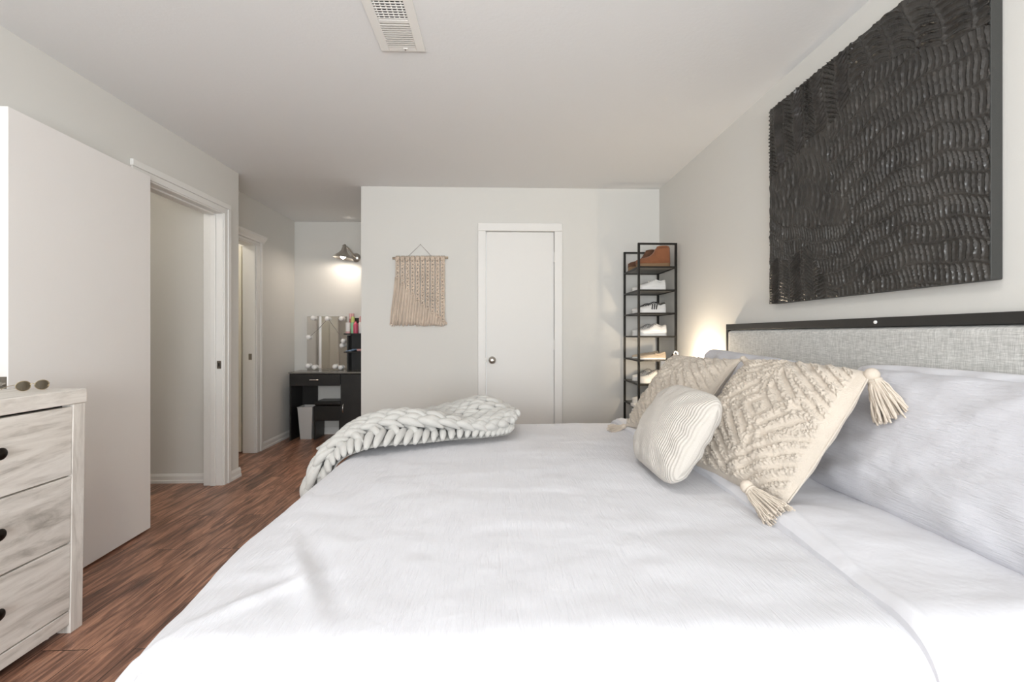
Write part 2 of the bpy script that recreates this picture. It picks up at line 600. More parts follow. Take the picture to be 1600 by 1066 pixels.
d1 = struct(MB().box(C0 + 0.016, C1 - 0.016, FY + 0.012, FY + 0.047, 0.012, CH - 0.016).build('door_1', M['closet_door'], bevel=0.002),
            'flush white closet door on the far wall, shut')
MB().lathe(knob_geo(0, 0), (-0.050, FY + 0.012, 0.917), (0, -1, 0), 24).build('door_knob', M['nickel'], d1, smooth=50)
for z in (0.25, 1.05, 1.83):
    h = MB().tube([(C1 - 0.014, FY + 0.002, z - 0.045), (C1 - 0.014, FY + 0.002, z + 0.045)], 0.006, 8)
    h.box(C1 - 0.03, C1 - 0.012, FY + 0.009, FY + 0.012, z - 0.045, z + 0.045)
    h.build('hinge', M['trim'], d1, smooth=40)
MB().box(C0 + 0.010, C0 + 0.017, FY - 0.006, FY + 0.010, 0.90, 0.94).build('latch_plate', M['steel'], d1)

# the opened entrance door lying back along the left wall
hx, hy = -2.034, 2.690                           # hinge end of the face we see
nx_, ny_ = -1.986, 1.880                         # latch end
dv = Vector((nx_ - hx, ny_ - hy, 0)).normalized()
nv = Vector((-dv.y, dv.x, 0))
if nv.x < 0:
    nv = -nv
W_ = math.hypot(nx_ - hx, ny_ - hy)
d2 = struct(MB().prism([tuple((Vector((hx, hy, 0)) + dv * a + nv * b).xy) for a, b in ((0, 0), (W_, 0), (W_, -0.035), (0, -0.035))], 'z', 0.012, 2.07).build('door_2', M['door'], bevel=0.002),
            'white flush door swung back flat against the left wall')


def dpt(a, b, z):
    p = Vector((hx, hy, 0)) + dv * a + nv * b
    return (p.x, p.y, z)


lp = MB().prism([dpt(W_ - 0.001, -0.004, 0)[:2], dpt(W_ + 0.0015, -0.004, 0)[:2], dpt(W_ + 0.0015, -0.031, 0)[:2], dpt(W_ - 0.001, -0.031, 0)[:2]], 'z', 0.915, 0.972)
lp = lp.build('latch_plate', M['steel'], d2)
MB().tube([dpt(W_ + 0.001, -0.017, 0.943), dpt(W_ + 0.010, -0.017, 0.943)], 0.008, 10).build('latch_bolt', M['nickel'], lp, smooth=40)
for z in (0.25, 1.05, 1.86):
    MB().tube([dpt(-0.006, -0.030, z - 0.045), dpt(-0.006, -0.030, z + 0.045)], 0.006, 8).build('hinge', M['trim'], d2, smooth=40)

# panelled cream door standing open in the second doorway
w = MB()
Y_ = 4.40
w.box(-3.16, -2.475, Y_, Y_ + 0.035, 0.012, 2.0)
d3 = struct(w.build('door_3', M['cream'], bevel=0.002), 'cream panelled door standing open inside the second doorway')
for z0, z1 in ((0.14, 0.86), (1.02, 1.90)):
    for x0, x1 in ((-2.76, -2.51), (-3.10, -2.84)):
        p = MB()
        p.box(x0, x1, Y_ - 0.006, Y_ - 0.0005, z0, z0 + 0.02).box(x0, x1, Y_ - 0.006, Y_ - 0.0005, z1 - 0.02, z1)
        p.box(x0, x0 + 0.02, Y_ - 0.006, Y_ - 0.0005, z0, z1).box(x1 - 0.02, x1, Y_ - 0.006, Y_ - 0.0005, z0, z1)
        p.build('panel_moulding', M['cream'], d3, bevel=0.003)


def baseboard(name, a, b, nrm, h=0.075):
    """a, b ends at the wall, nrm points into the room"""
    a = Vector((a[0], a[1], 0))
    b = Vector((b[0], b[1], 0))
    n = Vector((nrm[0], nrm[1], 0))
    prof = [(0, 0), (0.016, 0), (0.016, 0.018), (0.011, 0.026), (0.011, h - 0.018), (0.006, h - 0.006), (0.003, h), (0, h)]
    rings = [[q + n * o + Vector((0, 0, z)) for o, z in prof] for q in (a, b)]
    return struct(MB().loft(rings).build(name, M['trim']))


baseboard('baseboard_left', (LX, D1 + 0.066), (LX, 3.686), (1, 0))
baseboard('baseboard_near', (LX, BY), (LX, D0 - 0.066), (1, 0))
baseboard('baseboard_hall', (-3.6, 3.535), (LX - 0.13, 3.535), (0, -1), 0.07)
baseboard('baseboard_recess', (L2X, E1 + 0.09), (L2X, AY), (1, 0))
baseboard('baseboard_alcove', (L2X, AY), (FX0, AY), (0, -1))
baseboard('baseboard_far', (FX0, FY), (C0 - J + 0.012, FY), (0, -1))
baseboard('baseboard_corner', (C1 + J - 0.012, FY), (RX, FY), (0, -1))
baseboard('baseboard_right', (RX, BY), (RX, FY), (-1, 0))

hl = thing('ceiling_globe', 'added unseen globe brightening the hallway behind the open white door', 'lamp', (-3.0, 2.4, CE))  # unseen globe, added only to brighten the hallway wall
MB().ball((-3.0, 2.4, CE - 0.09), 0.07, 16, 12).build('globe', M['bath_lamp'], hl, smooth=180)
MB().lathe([(0.06, -0.03), (0.06, -0.0005)], (-3.0, 2.4, CE), n=20, cap=True).build('base_ring', M['nickel'], hl, smooth=40)
bl = thing('ceiling_globe', 'small ceiling globe in the room behind the second doorway', 'lamp', (-2.95, 4.1, CE))
MB().ball((-2.95, 4.1, CE - 0.09), 0.07, 16, 12).build('globe', M['bath_lamp'], bl, smooth=180)
MB().lathe([(0.06, -0.03), (0.06, -0.0005)], (-2.95, 4.1, CE), n=20, cap=True).build('base_ring', M['nickel'], bl, smooth=40)

# ---------------------------------------------------------------- ceiling register and lamp
vt = thing('ceiling_vent', 'white louvred air vent set in the ceiling', 'vent', (-0.428, 1.86, CE))
VX0, VX1, VY0, VY1 = -0.528, -0.330, 1.66, 2.052
w = MB()
for (x0, x1, y0, y1) in ((VX0, VX0 + 0.038, VY0, VY1), (VX1 - 0.038, VX1, VY0, VY1), (VX0 + 0.038, VX1 - 0.038, VY1 - 0.03, VY1), (VX0 + 0.038, VX1 - 0.038, VY0, VY0 + 0.03), (VX0 + 0.038, VX1 - 0.038, 1.848, 1.868)):
    w.box(x0, x1, y0, y1, CE - 0.009, CE - 0.0005)
w.build('frame', M['white_metal'], vt, bevel=0.002)
MB().box(VX0 + 0.038, VX1 - 0.038, VY0 + 0.03, 1.848, CE - 0.0012, CE - 0.0004).build('duct_shade', M['gap_shade'], vt)  # flat dark sheet painting the shade behind the open grid
MB().box(VX0 + 0.038, VX1 - 0.038, 1.868, VY1 - 0.03, CE - 0.0012, CE - 0.0004).build('damper', M['white_metal'], vt)
w = MB()
for k in range(11):                               # closed slats of the far half
    y = 1.874 + k * 0.0136
    w.taper_box((VX0 + 0.038, VX1 - 0.038, y, y + 0.0075, CE - 0.0105), (VX0 + 0.038, VX1 - 0.038, y + 0.006, y + 0.0115, CE - 0.0020))
w.build('slats', M['white_metal'], vt)
w = MB()
for k in range(11):                               # open grid of the near half
    y = 1.694 + k * 0.0142
    w.box(VX0 + 0.038, VX1 - 0.038, y, y + 0.0062, CE - 0.0090, CE - 0.0076)
for k in range(6):
    x = VX0 + 0.044 + k * 0.0205
    w.box(x, x + 0.005, VY0 + 0.03, 1.848, CE - 0.0074, CE - 0.0064)
w.build('grid', M['white_metal'], vt)
w = MB().box(-0.425, -0.405, VY1 - 0.026, VY1 - 0.020, CE - 0.012, CE - 0.0092)
w.build('lever', M['white_metal'], vt)
MB().tube([(-0.418, VY1 - 0.012, CE - 0.011), (-0.418, VY1 - 0.012, CE - 0.009)], 0.003, 8).build('screw', M['steel'], vt)

cl = thing('ceiling_lamp', 'round frosted ceiling lamp above the bed', 'lamp', (-0.15, 1.12, CE))
MB().lathe([(0.0001, -0.085), (0.06, -0.080), (0.11, -0.064), (0.14, -0.040), (0.15, -0.018)], (-0.15, 1.12, CE), n=32).build('glass_dome', M['ceil_lamp'], cl, smooth=60)
MB().lathe([(0.158, -0.020), (0.158, -0.0005), (0.02, -0.0005)], (-0.15, 1.12, CE), n=32).build('base_ring', M['nickel'], cl, smooth=40)

# ---------------------------------------------------------------- bed
bed = thing('bed', 'king bed with grey upholstered headboard in a black frame', 'bed', (0.4, 1.69, 0))
HY0, HY1 = 0.68, 2.70
w = MB()
w.box(1.395, 1.432, HY0, HY1, 1.172, 1.206).box(1.395, 1.432, HY1 - 0.022, HY1, 0.0, 1.172).box(1.395, 1.432, HY0, HY0 + 0.022, 0.0, 1.172)
w.box(1.418, 1.432, HY0 + 0.022, HY1 - 0.022, 0.25, 1.172)
w.build('headboard_frame', M['frame_wood'], bed, bevel=0.002)
w = MB()


def hb(u, v):
    y = HY0 + 0.024 + u * (HY1 - HY0 - 0.048)
    z = 0.30 + v * 0.870
    e = min(u * 2.0, (1 - u) * 2.0, v * 0.87, (1 - v) * 0.87)
    d = 0.024 * (1 - max(0, 1 - e / 0.02) ** 2) ** 0.5 if e < 0.02 else 0.024
    return (1.414 - d, y, z)


w.grid(hb, 160, 80)
w.build('headboard_panel', M['headboard'], bed, smooth=180)
b_ = MB().lathe([(0.0065, 0), (0.006, 0.004), (0.0001, 0.006)], (1.395, 1.612, 1.189), (-1, 0, 0), 12, True).build('bolt', M['white_plastic'], bed, smooth=40)
b_['label'] = 'small pale bolt head'
w = MB().box(-0.60, 1.39, 0.74, 2.64, 0.30, 0.585)
w.build('mattress', M['mattress'], bed, bevel=0.05)
w = MB().box(-0.60, -0.57, 0.74, 2.64, 0.16, 0.30).box(-0.57, 1.39, 0.74, 0.77, 0.16, 0.30).box(-0.57, 1.39, 2.61, 2.64, 0.16, 0.30)
w.box(-0.57, 1.39, 0.77, 2.61, 0.27, 0.298)
w.build('bed_rails', M['frame_wood'], bed, bevel=0.004)
for x in (-0.55, 0.42):
    for y in (0.80, 2.55):
        MB().box(x - 0.03, x + 0.03, y - 0.03, y + 0.03, 0, 0.27).build('leg', M['frame_wood'], bed)

# duvet: a cloth laid over a rounded box
TOPZ = 0.628
RX0, RX1, RY0, RY1 = -0.585, 3.0, 0.80, 2.60        # inset rectangle the cloth stays flat over
RAD = 0.115


def fbm(x, y, z=0.0, o=4):
    s, a = 0.0, 0.5
    for _ in range(o):
        s += a * noise.noise((x, y, z))
        x, y, z, a = x * 2.03, y * 2.03, z * 2.03, a * 0.5
    return s


def duvet_pt(a, b, lift=0.0):
    x0 = RX0 + 0.055 * max(0.0, min(1.0, (1.25 - b) / 0.5)) ** 1.3
    cx_, cy_ = min(max(a, x0), RX1), min(max(b, RY0), RY1)
    dx, dy = a - cx_, b - cy_
    d = math.hypot(dx, dy)
    puff = 0.016 * fbm(a * 1.3, b * 1.3, 3.1, 3)
    wr = 0.007 * (abs(fbm(a * 2.2 + 0.4 * b, b * 6.5, 1.7, 4)) - 0.15)         # creases running across the bed
    wr += 0.005 * fbm(a * 8, b * 9, 5.5, 2)
    q = (a + 0.42) * 0.86 + (b - 0.98) * 0.5            # soft tucked crease near the foot corner
    l_ = (a + 0.42) * -0.5 + (b - 0.98) * 0.86
    wr += 0.012 * math.exp(-(q / 0.022) ** 2) * math.exp(-(l_ / 0.15) ** 2) - 0.009 * math.exp(-((q - 0.04) / 0.025) ** 2) * math.exp(-(l_ / 0.15) ** 2)
    wr += 0.010 * math.exp(-((l_ + 0.02 - 0.3 * q) / 0.018) ** 2) * math.exp(-((q + 0.10) / 0.09) ** 2)
    if d < 1e-6:
        return Vector((a, b, TOPZ + puff + wr + lift))
    n = Vector((dx / d, dy / d, 0))
    arc = RAD * PI / 2
    if d < arc:
        th = d / RAD
        out, dz = RAD * math.sin(th), RAD * (1 - math.cos(th))
    else:
        e = d - arc
        out, dz = RAD + 0.10 * e, RAD + 0.992 * e
    k = min(1.0, dz / 0.4)
    per = a * abs(n.y) + b * abs(n.x)
    fold = 0.030 * k * math.sin(per * 17 + 2.2 * noise.noise((per * 2, 0, 0))) + 0.018 * fbm(per * 3, dz * 2, 9.0, 2)
    out += fold + 0.4 * wr + lift
    t = 1 - min(1, dz / RAD)
    return Vector((cx_, cy_, TOPZ - dz + (puff + wr + lift) * t)) + n * out


DUV = MB()
NA, NB = 210, 230
DUV.grid(lambda u, v: duvet_pt(-1.06 + u * 2.40, 0.28 + v * 2.83), NA, NB)
duvet = DUV.build('duvet', M['duvet'], smooth=180, origin=(0.3, 1.7, 0.6), fix=False)
mm = duvet.modifiers.new('thickness', 'SOLIDIFY')
mm.thickness = 0.012
mm.offset = -1
tag(duvet, 'white crinkled duvet spread over the whole bed', 'duvet')
# a soft crease near the foot corner is in the cloth; the top sheet is folded back below the pillows


def fold_pt(u, v):
    y = 0.45 + v * 2.36
    x0 = 0.715 + 0.035 * math.sin((y - 0.7) * 2.6) + 0.010 * fbm(y * 5, 0, 2.0, 3)
    x = x0 + u * 0.60
    p = duvet_pt(x, y)
    e = u * 0.60
    r = 0.013
    h = r * 2 if e > r else r + math.sqrt(max(0, r * r - (r - e) ** 2))
    h *= 1 + 0.9 * fbm(y * 4, e * 3, 6.0, 2)
    h += 0.006 * math.exp(-((e - 0.035 - 0.02 * math.sin(y * 6)) / 0.012) ** 2)
    return Vector((p.x, p.y, p.z + 0.001 + h)) if y < RY1 else p + Vector((0, 0.02, h * 0.5))


def fold_under(u, v):
    return fold_pt(0, v) - Vector((0, 0, u * 0.020))


fo = MB().grid(fold_pt, 60, 150).grid(fold_under, 1, 150)
fo = fo.build('folded_sheet', M['sheet'], duvet, smooth=60, fix=False)
fo['label'] = 'smooth white sheet folded back below the pillows'


# ---------------------------------------------------------------- pillows and cushions
def cushion_fn(w, h, t, pinch=0.06, pw=2.6, sag=0.0, seed=0.0, wr=0.006, disp=None, ear=0.0):
    """returns f(u, v, side): u, v in -1..1; local x along the width, y up, z along the normal"""
    def f(u, v, side):
        px = w / 2 * u * (1 - pinch * (1 - v * v)) * (1 + ear * (u * u * v * v) ** 2)
        py = h / 2 * v * (1 - pinch * (1 - u * u)) * (1 + ear * (u * u * v * v) ** 2)
        prof = max(0.0, (1 - abs(u) ** pw) * (1 - abs(v) ** pw)) ** 0.55
        z = t / 2 * prof
        edge = min(1.0, prof * 1.6)
        z += edge * wr * 2 * fbm(u * 2.2 + seed, v * 2.2, seed, 3)
        # corner creases
        r = math.hypot(u, v)
        if r > 0.5:
            ang = math.atan2(v, u)
            z += edge * wr * (r - 0.5) * 1.2 * math.sin(ang * 14 + seed)
        z -= sag * max(0, -v) * 0
        if disp is not None and side > 0:
            z += disp(u, v) * min(1.0, prof * 4.5)
        return Vector((px, py, z * side))
    return f


def cushion_mesh(f, n, sides=(1, -1)):
    mb = MB()
    for s in sides:
        def g(a, b, s=s):
            # denser near the rim
            u = math.sin((a - 0.5) * PI) if True else 2 * a - 1
            v = math.sin((b - 0.5) * PI)
            u = 0.5 * u + 0.5 * (2 * a - 1)
            v = 0.5 * v + 0.5 * (2 * b - 1)
            return f(u, v, s)
        mb.grid(g, n, n)
    return mb


def frame3(B1, B2, up):
    """B1, B2 = bottom corners (left and right as seen from the face); up = vector to the top edge"""
    B1, B2, up = Vector(B1), Vector(B2), Vector(up)
    ex = (B2 - B1).normalized()
    ey = (up - ex * up.dot(ex)).normalized()
    ez = ex.cross(ey)
    c = (B1 + B2) / 2 + up / 2
    m = Matrix((ex, ey, ez)).transposed().to_4x4()
    m.translation = c
    return m


def place(mb, m):
    mb.v = [tuple(m @ Vector(p)) for p in mb.v]
    return mb


def pillow(name, label, cat, B1, B2, up, w, h, t, mat, n=60, group=None, **k):
    m = frame3(B1, B2, up)
    f = cushion_fn(w, h, t, **k)
    o = place(cushion_mesh(f, n), m).build(name, mat, None, smooth=180, origin=m.translation, fix=True)
    tag(o, label, cat, group)
    return o, m, f


def make_tassel(parent, top, direction, size=1.0, seed=0):
    rnd = random.Random(seed)
    top = Vector(top)
    d = Vector(direction).normalized()
    a = d.orthogonal().normalized()
    b = d.cross(a)
    mb = MB()
    mb.ball(top + d * 0.006 * size, 0.017 * size, 12, 8)
    for k in range(3):                       # wound neck
        q = top + d * (0.020 + 0.006 * k) * size
        mb.tube([q + (a * math.cos(t) + b * math.sin(t)) * 0.013 * size for t in [i * PI / 5 for i in range(11)]], 0.004 * size, 6)
    for k in range(150):
        an = rnd.random() * 2 * PI
        rr = math.sqrt(rnd.random())
        dirv = (a * math.cos(an) + b * math.sin(an))
        pts = []
        L = (0.085 + 0.018 * rnd.random()) * size
        for i in range(6):
            s = i / 5
            r = (0.010 + 0.030 * s ** 0.8) * rr * size
            wob = 0.003 * math.sin(s * 7 + k * 1.7) * size
            p = top + d * (0.018 * size + L * s) + dirv * (r + wob)
            pts.append(p)
        mb.tube(pts, 0.0021 * size, 5)
    return mb.build('tassel', M['tassel'], parent, smooth=60)


def tuft_pattern(kind):
    """raised loop-pile bands on a flat weave: nested diamonds, chevrons and rays"""
    def d(u, v):
        x, y = u, v
        if kind == 0:
            x, y = u * 0.98 + 0.1 * v, v
        else:
            x, y = -u, v * 0.95
        h = 0.0
        q = abs(x - 0.12) + abs(y - 0.05) * 1.05
        if q < 0.80:
            s = (q / 0.235) % 1.0
            h = 1.0 if s < 0.46 else 0.0
            ang = math.atan2(y - 0.05, x - 0.12)
            if 0.30 < q < 0.72 and math.sin(ang * 4 + 0.7) > 0.35:
                h = max(h, 1.0 if math.sin(ang * 20) > -0.1 else 0.0)
        else:
            s = ((x * 0.75 + y * (1 if x * y > 0 else -1) * (1 if x > 0 else 1)) / 0.17) % 1.0
            h = 1.0 if s < 0.5 else 0.12
        # plain margin along the zip side
        if kind == 0 and u > 0.925 - 0.03 * v:
            return 0.0
        if abs(u) > 0.95 or abs(v) > 0.95:
            return 0.0
        fz = noise.noise((u * 46, v * 46, kind + 0.3)) * 0.6 + noise.noise((u * 95, v * 95, kind + 4.3)) * 0.7
        return h * (0.0085 + 0.0105 * fz) + 0.0014 * fz
    return d


# leaning white pillows against the headboard
pillow('bed_pillow', 'white pillow lying behind the tall white sham, against the headboard', 'pillow', (1.275, 1.62, 0.645), (1.275, 0.90, 0.645), (0.065, 0.0, 0.39), 0.78, 0.41, 0.10, M['sheet'], 50,
       pinch=0.01, seed=2.0, wr=0.016, pw=2.6, ear=-0.09)
pillow('bed_pillow', 'white pillow behind the two tufted cushions, at the far end of the headboard', 'pillow', (1.09, 2.63, 0.645), (1.09, 1.80, 0.612), (0.17, 0.0, 0.41), 0.86, 0.47, 0.16, M['sham'], 50,
       pinch=0.03, seed=5.0, wr=0.016, pw=3.2, ear=-0.05)
pillow('bed_pillow', 'big white crinkled sham leaning on the headboard, nearest the camera', 'pillow', (1.09, 1.52, 0.652), (1.09, 0.62, 0.652), (0.19, 0.0, 0.36), 0.95, 0.44, 0.16, M['sham'], 80,
       pinch=0.02, seed=8.0, wr=0.010, pw=3.4)

# two tufted cushions
c1, m1, f1 = pillow('tufted_cushion', 'square cream tufted cushion with corner tassels, in front, nearest the camera', 'cushion',
                    (0.745, 1.665, 0.672), (0.835, 1.225, 0.665), (0.262, 0.145, 0.355), 0.49, 0.49, 0.15, M['tuft'], 170, 'tufted cushions',
                    pinch=-0.015, seed=1.0, wr=0.008, disp=tuft_pattern(0), ear=-0.02)
c2, m2, f2 = pillow('tufted_cushion', 'cream tufted cushion half hidden behind the small ribbed cushion', 'cushion',
                    (0.715, 2.31, 0.672), (0.80, 1.875, 0.672), (0.245, 0.15, 0.345), 0.49, 0.47, 0.15, M['tuft'], 150, 'tufted cushions',
                    pinch=0.05, seed=4.0, wr=0.008, disp=tuft_pattern(1), ear=0.05)
for c_, m_, f_ in ((c1, m1, f1), (c2, m2, f2)):
    zp = MB()
    pts = [m_ @ (f_(1, -0.96 + 1.92 * i / 40, 1) + Vector((0.001, 0, 0))) for i in range(41)]
    zp.tube(pts, 0.0032, 6)
    zp.build('piping', M['linen'], c_, smooth=60)
cor = {}
for su in (-1, 1):
    for sv in (-1, 1):
        cor[(su, sv)] = f1(su, sv, 1)
make_tassel(c1, m1 @ cor[(1, 1)], (0.16, -0.30, -0.75), 1.25, 1)
make_tassel(c1, m1 @ cor[(-1, 1)] + Vector((0, 0, -0.01)), (0.35, 0.45, -0.5), 0.8, 2)
make_tassel(c1, Vector((0.735, 1.31, 0.695)), (0.24, -0.75, -0.36), 1.15, 3)
make_tassel(c2, m2 @ f2(-1, -1, 1), (-0.5, -0.1, -0.12), 0.8, 4)
make_tassel(c2, m2 @ f2(1, 1, 1), (0.2, -0.5, -0.4), 0.8, 5)

pillow('lumbar_cushion', 'small ivory ribbed cushion propped on the tufted cushions', 'cushion', (0.565, 1.775, 0.668), (0.565, 1.375, 0.668), (0.15, 0.095, 0.255), 0.44, 0.345, 0.17, M['rib'], 60,
       pinch=0.015, seed=11.0, wr=0.007, pw=2.3, ear=-0.13)

# ---------------------------------------------------------------- chunky knitted throw
G = [
    [(-0.73, 1.88, 0.42), (-0.670, 1.87, 0.602), (-0.55, 1.885, 0.656), (-0.37, 1.985, 0.656), (-0.18, 2.065, 0.656), (-0.03, 2.12, 0.660), (0.055, 2.17, 0.660)],
    [(-0.755, 1.93, 0.42), (-0.708, 1.95, 0.605), (-0.60, 2.00, 0.695), (-0.43, 2.09, 0.705), (-0.23, 2.14, 0.690), (-0.05, 2.19, 0.690), (0.075, 2.25, 0.675)],
    [(-0.80, 1.96, 0.40), (-0.755, 2.05, 0.605), (-0.65, 2.17, 0.690), (-0.47, 2.26, 0.705), (-0.25, 2.31, 0.700), (-0.07, 2.36, 0.760), (0.08, 2.39, 0.690)],
    [(-0.82, 2.10, 0.38), (-0.775, 2.24, 0.58), (-0.66, 2.42, 0.66), (-0.47, 2.49, 0.675), (-0.25, 2.52, 0.705), (-0.07, 2.53, 0.745), (0.06, 2.53, 0.665)],
]


def cr1(p, t):
    """Catmull-Rom through a list of vectors"""
    n = len(p) - 1
    x = min(max(t, 0.0), 1.0) * n
    i = min(int(x), n - 1)
    f = x - i
    p0, p1, p2, p3 = p[max(i - 1, 0)], p[i], p[i + 1], p[min(i + 2, n)]
    return 0.5 * ((2 * p1) + (p2 - p0) * f + (2 * p0 - 5 * p1 + 4 * p2 - p3) * f * f + (3 * p1 - p0 - 3 * p2 + p3) * f ** 3)


GV = [[Vector(q) for q in row] for row in G]


def throw_pt(s, t):
    """the lower layer, lying on the bed"""
    p = cr1([cr1(row, s) for row in GV], t)
    return p + Vector((0, 0, 0.010 * noise.noise((s * 5, t * 4, 2.2))))


def edge_t(s):
    """where the folded-over upper layer ends towards the camera"""
    return 0.20 + 0.09 * math.sin(s * 7.5 - 0.9) * min(1, s * 2.5) - 0.12 * max(0, 0.25 - s) * 4 * 0.6


def upper_pt(s, w):
    """the folded-over upper layer, w = 0 at its rolled front edge"""
    e = edge_t(s)
    t = e + w * (1 - e)
    p = throw_pt(s, t)
    hump = 0.030 * math.sin(PI * min(1, w * 2.2 + 0.16)) + 0.022
    hump += 0.016 * math.sin(s * 13 + w * 5) * (1 - 0.4 * w)
    return p + surf_n(throw_pt, s, t) * hump


def surf_n(fn, s, t):
    e = 0.012
    a = fn(min(s + e, 1), t) - fn(max(s - e, 0), t)
    b = fn(s, min(t + e, 1)) - fn(s, max(t - e, 0))
    n = a.cross(b)
    n.normalize()
    return n if n.z > -0.25 else -n


kn = MB()
kn.grid(lambda u, v: throw_pt(u, 0.06 + 0.94 * v) + surf_n(throw_pt, u, v) * -0.008, 40, 30)
kn.grid(lambda u, v: upper_pt(u, v) + surf_n(upper_pt, u, v) * -0.010, 40, 30)


def yarn_arm(p, q, n, r, bow=0.012):
    d = q - p
    L = d.length
    d.normalize()
    side = n.cross(d).normalized()
    nn = d.cross(side)
    rings = []
    for i in range(9):
        s = i / 8
        rr = r * (math.sin(PI * (0.07 + 0.86 * s)) ** 0.62) * (1.06 - 0.34 * s)
        c = p + d * (L * s) + nn * (bow * math.sin(PI * s) + 0.012 * (1 - s) - 0.006 * s)
        rings.append([c + (side * math.cos(2 * PI * k / 10) + nn * math.sin(2 * PI * k / 10)) * rr for k in range(10)])
    kn.loft(rings)


rk = random.Random(3)


def knit(fn, rows, stitches, r, along_s=True, t0=0.0, t1=1.0, s0=0.0, s1=1.0):
    for j in range(rows):
        c = (j + 0.5) / rows
        dc = 0.5 / rows
        for i in range(stitches):
            for sgn in (-1, 1):
                f0 = (i + 0.5 * (j % 2) + (0.22 if sgn > 0 else 0)) / stitches
                if f0 > 0.985:
                    continue
                f1 = f0 + 1.28 / stitches
                wob = rk.uniform(-0.10, 0.10) * dc
                c0, c1_ = c + sgn * dc * 0.05 + wob, c + sgn * dc * 0.98 + wob
                over = max(0, f1 - 1)
                f1 = min(f1, 1)
                if along_s:
                    P = fn(s0 + (s1 - s0) * f0, t0 + (t1 - t0) * c0)
                    Q = fn(s0 + (s1 - s0) * f1, t0 + (t1 - t0) * min(max(c1_, 0), 1))
                    n = surf_n(fn, s0 + (s1 - s0) * f0, t0 + (t1 - t0) * c)
                else:
                    P = fn(s0 + (s1 - s0) * c0, t0 + (t1 - t0) * f0)
                    Q = fn(s0 + (s1 - s0) * min(max(c1_, 0), 1), t0 + (t1 - t0) * f1)
                    n = surf_n(fn, s0 + (s1 - s0) * c, t0 + (t1 - t0) * f0)
                if (Q - P).length < 0.02:
                    continue
                yarn_arm(P, Q, n, r * rk.uniform(0.9, 1.1))


knit(upper_pt, 9, 15, 0.0205)                                   # braids running along the fold
for i in range(30):                                             # stitches seen sideways below the fold
    f = (i + 0.5) / 30
    if f > 0.03 and f < 0.99:
        ta = 0.36 + rk.uniform(-0.02, 0.02)
        P = throw_pt(min(f + 0.040 + 0.02 * math.sin(i * 0.6), 1), ta)
        Q = throw_pt(max(f - 0.015, 0), 0.0)
        yarn_arm(Q, P, surf_n(throw_pt, f, 0.2), 0.0195 * rk.uniform(0.9, 1.1), 0.020)
        if i % 2:
            P = throw_pt(max(f - 0.030, 0), 0.38)
            Q = throw_pt(min(f + 0.012, 1), 0.12)
            yarn_arm(Q, P, surf_n(throw_pt, f, 0.25), 0.0190, 0.034)
throw = kn.build('knitted_throw', M['yarn'], None, smooth=180, origin=(-0.3, 2.2, 0.65))
tag(throw, 'chunky light grey knitted throw bunched over the foot of the bed', 'blanket')
ly = MB()
for k in range(7):
    a_ = Vector((-0.735, 2.02 + 0.012 * k, 0.655 - 0.006 * k))
    ly.tube([a_, a_ + Vector((-0.03, 0.01, 0.004)), a_ + Vector((-0.055 - 0.004 * (k % 3), 0.012 * (k - 3), -0.012))], 0.006, 6)
ly.build('loose_yarn', M['yarn'], throw, smooth=60)

# ---------------------------------------------------------------- wall painting
PY0, PY1, PZ0, PZ1, PX = 1.232, 2.267, 1.300, 2.298, 1.402
NU, NV = 420, 400
U, VV = np.meshgrid(np.linspace(0, 1, NU + 1), np.linspace(0, 1, NV + 1), indexing='ij')   # u: 0 far .. 1 near
wu = U + 0.004 * np.sin(VV * 23 + U * 15) + 0.0025 * np.sin(VV * 57 + 31 * U)
wv = VV + 0.012 * np.sin(U * 15 + 1.3) + 0.007 * np.sin(U * 37 + VV * 9)
vE = np.interp(wu, [0, .13, .26, .45, .6, .75, .87, 1.0], [.455, .37, .325, .31, .37, .42, .43, .38])
vB = np.interp(wu, [0, .26, .49, .53, .6, .8, 1.0], [.66, .70, .77, .84, .84, .80, .72])


def hsh(n):
    return np.mod(np.sin(n * 12.9898 + 4.1) * 43758.5453, 1.0)


def strokes(beta, rho, amp, rim, slant=0.0, curve=0.0, sharp=0.75):
    n = np.floor(beta)
    fb = beta - n - 0.5
    ph = hsh(n)
    r = rho * (0.85 + 0.3 * hsh(n + 7)) + ph * 3 + slant * fb * np.where(np.mod(n, 2) > 0.5, 1, -1) + curve * fb * fb
    fr = np.mod(r, 1.0)
    k = np.floor(r)
    h = (np.exp(-((fr - 0.5) / 0.155) ** 2) + 0.25 * fr) * (0.60 + 0.5 * hsh(k + 3.3 * n)) * (0.92 + 0.14 * np.sin(beta * 19 + k * 5))
    taper = np.clip(1 - (np.abs(fb) / 0.5) ** 4, 0, 1)
    edge = np.exp(-((0.5 - np.abs(fb)) / 0.06) ** 2)
    return amp * h * taper + rim * edge


A_ = strokes((wu + 0.10 * wv) / 0.066, (wv + 0.0 * wu) / 0.021, 0.0105, 0.0050, slant=2.4)
B_ = strokes((wu + 0.08 * np.sin(wv * 6)) / 0.088, wv / 0.027 + 0.35 * wu / 0.03, 0.0100, 0.0055, slant=0.7, curve=1.6)
C_ = strokes((wv - vE) / 0.092, (wu + 0.10 * (wv - vE)) / 0.0200, 0.0070, 0.0034, curve=0.9)
D_ = strokes((wv + 0.05 * np.sin(wu * 19)) / 0.125, (wu + 0.30 * (wv - 0.5) ** 2 + 0.06 * wv) / 0.031, 0.0085, 0.0012, curve=1.2)
E_ = strokes((vE - wv) / 0.068, (wu + 0.16 * (wv - vE)) / 0.0180, 0.0066, 0.0036, curve=0.9)
F_ = strokes(wu / 0.078, wv / 0.0165, 0.0085, 0.0030, slant=2.6)
H = np.where(wv > vE, C_, E_)
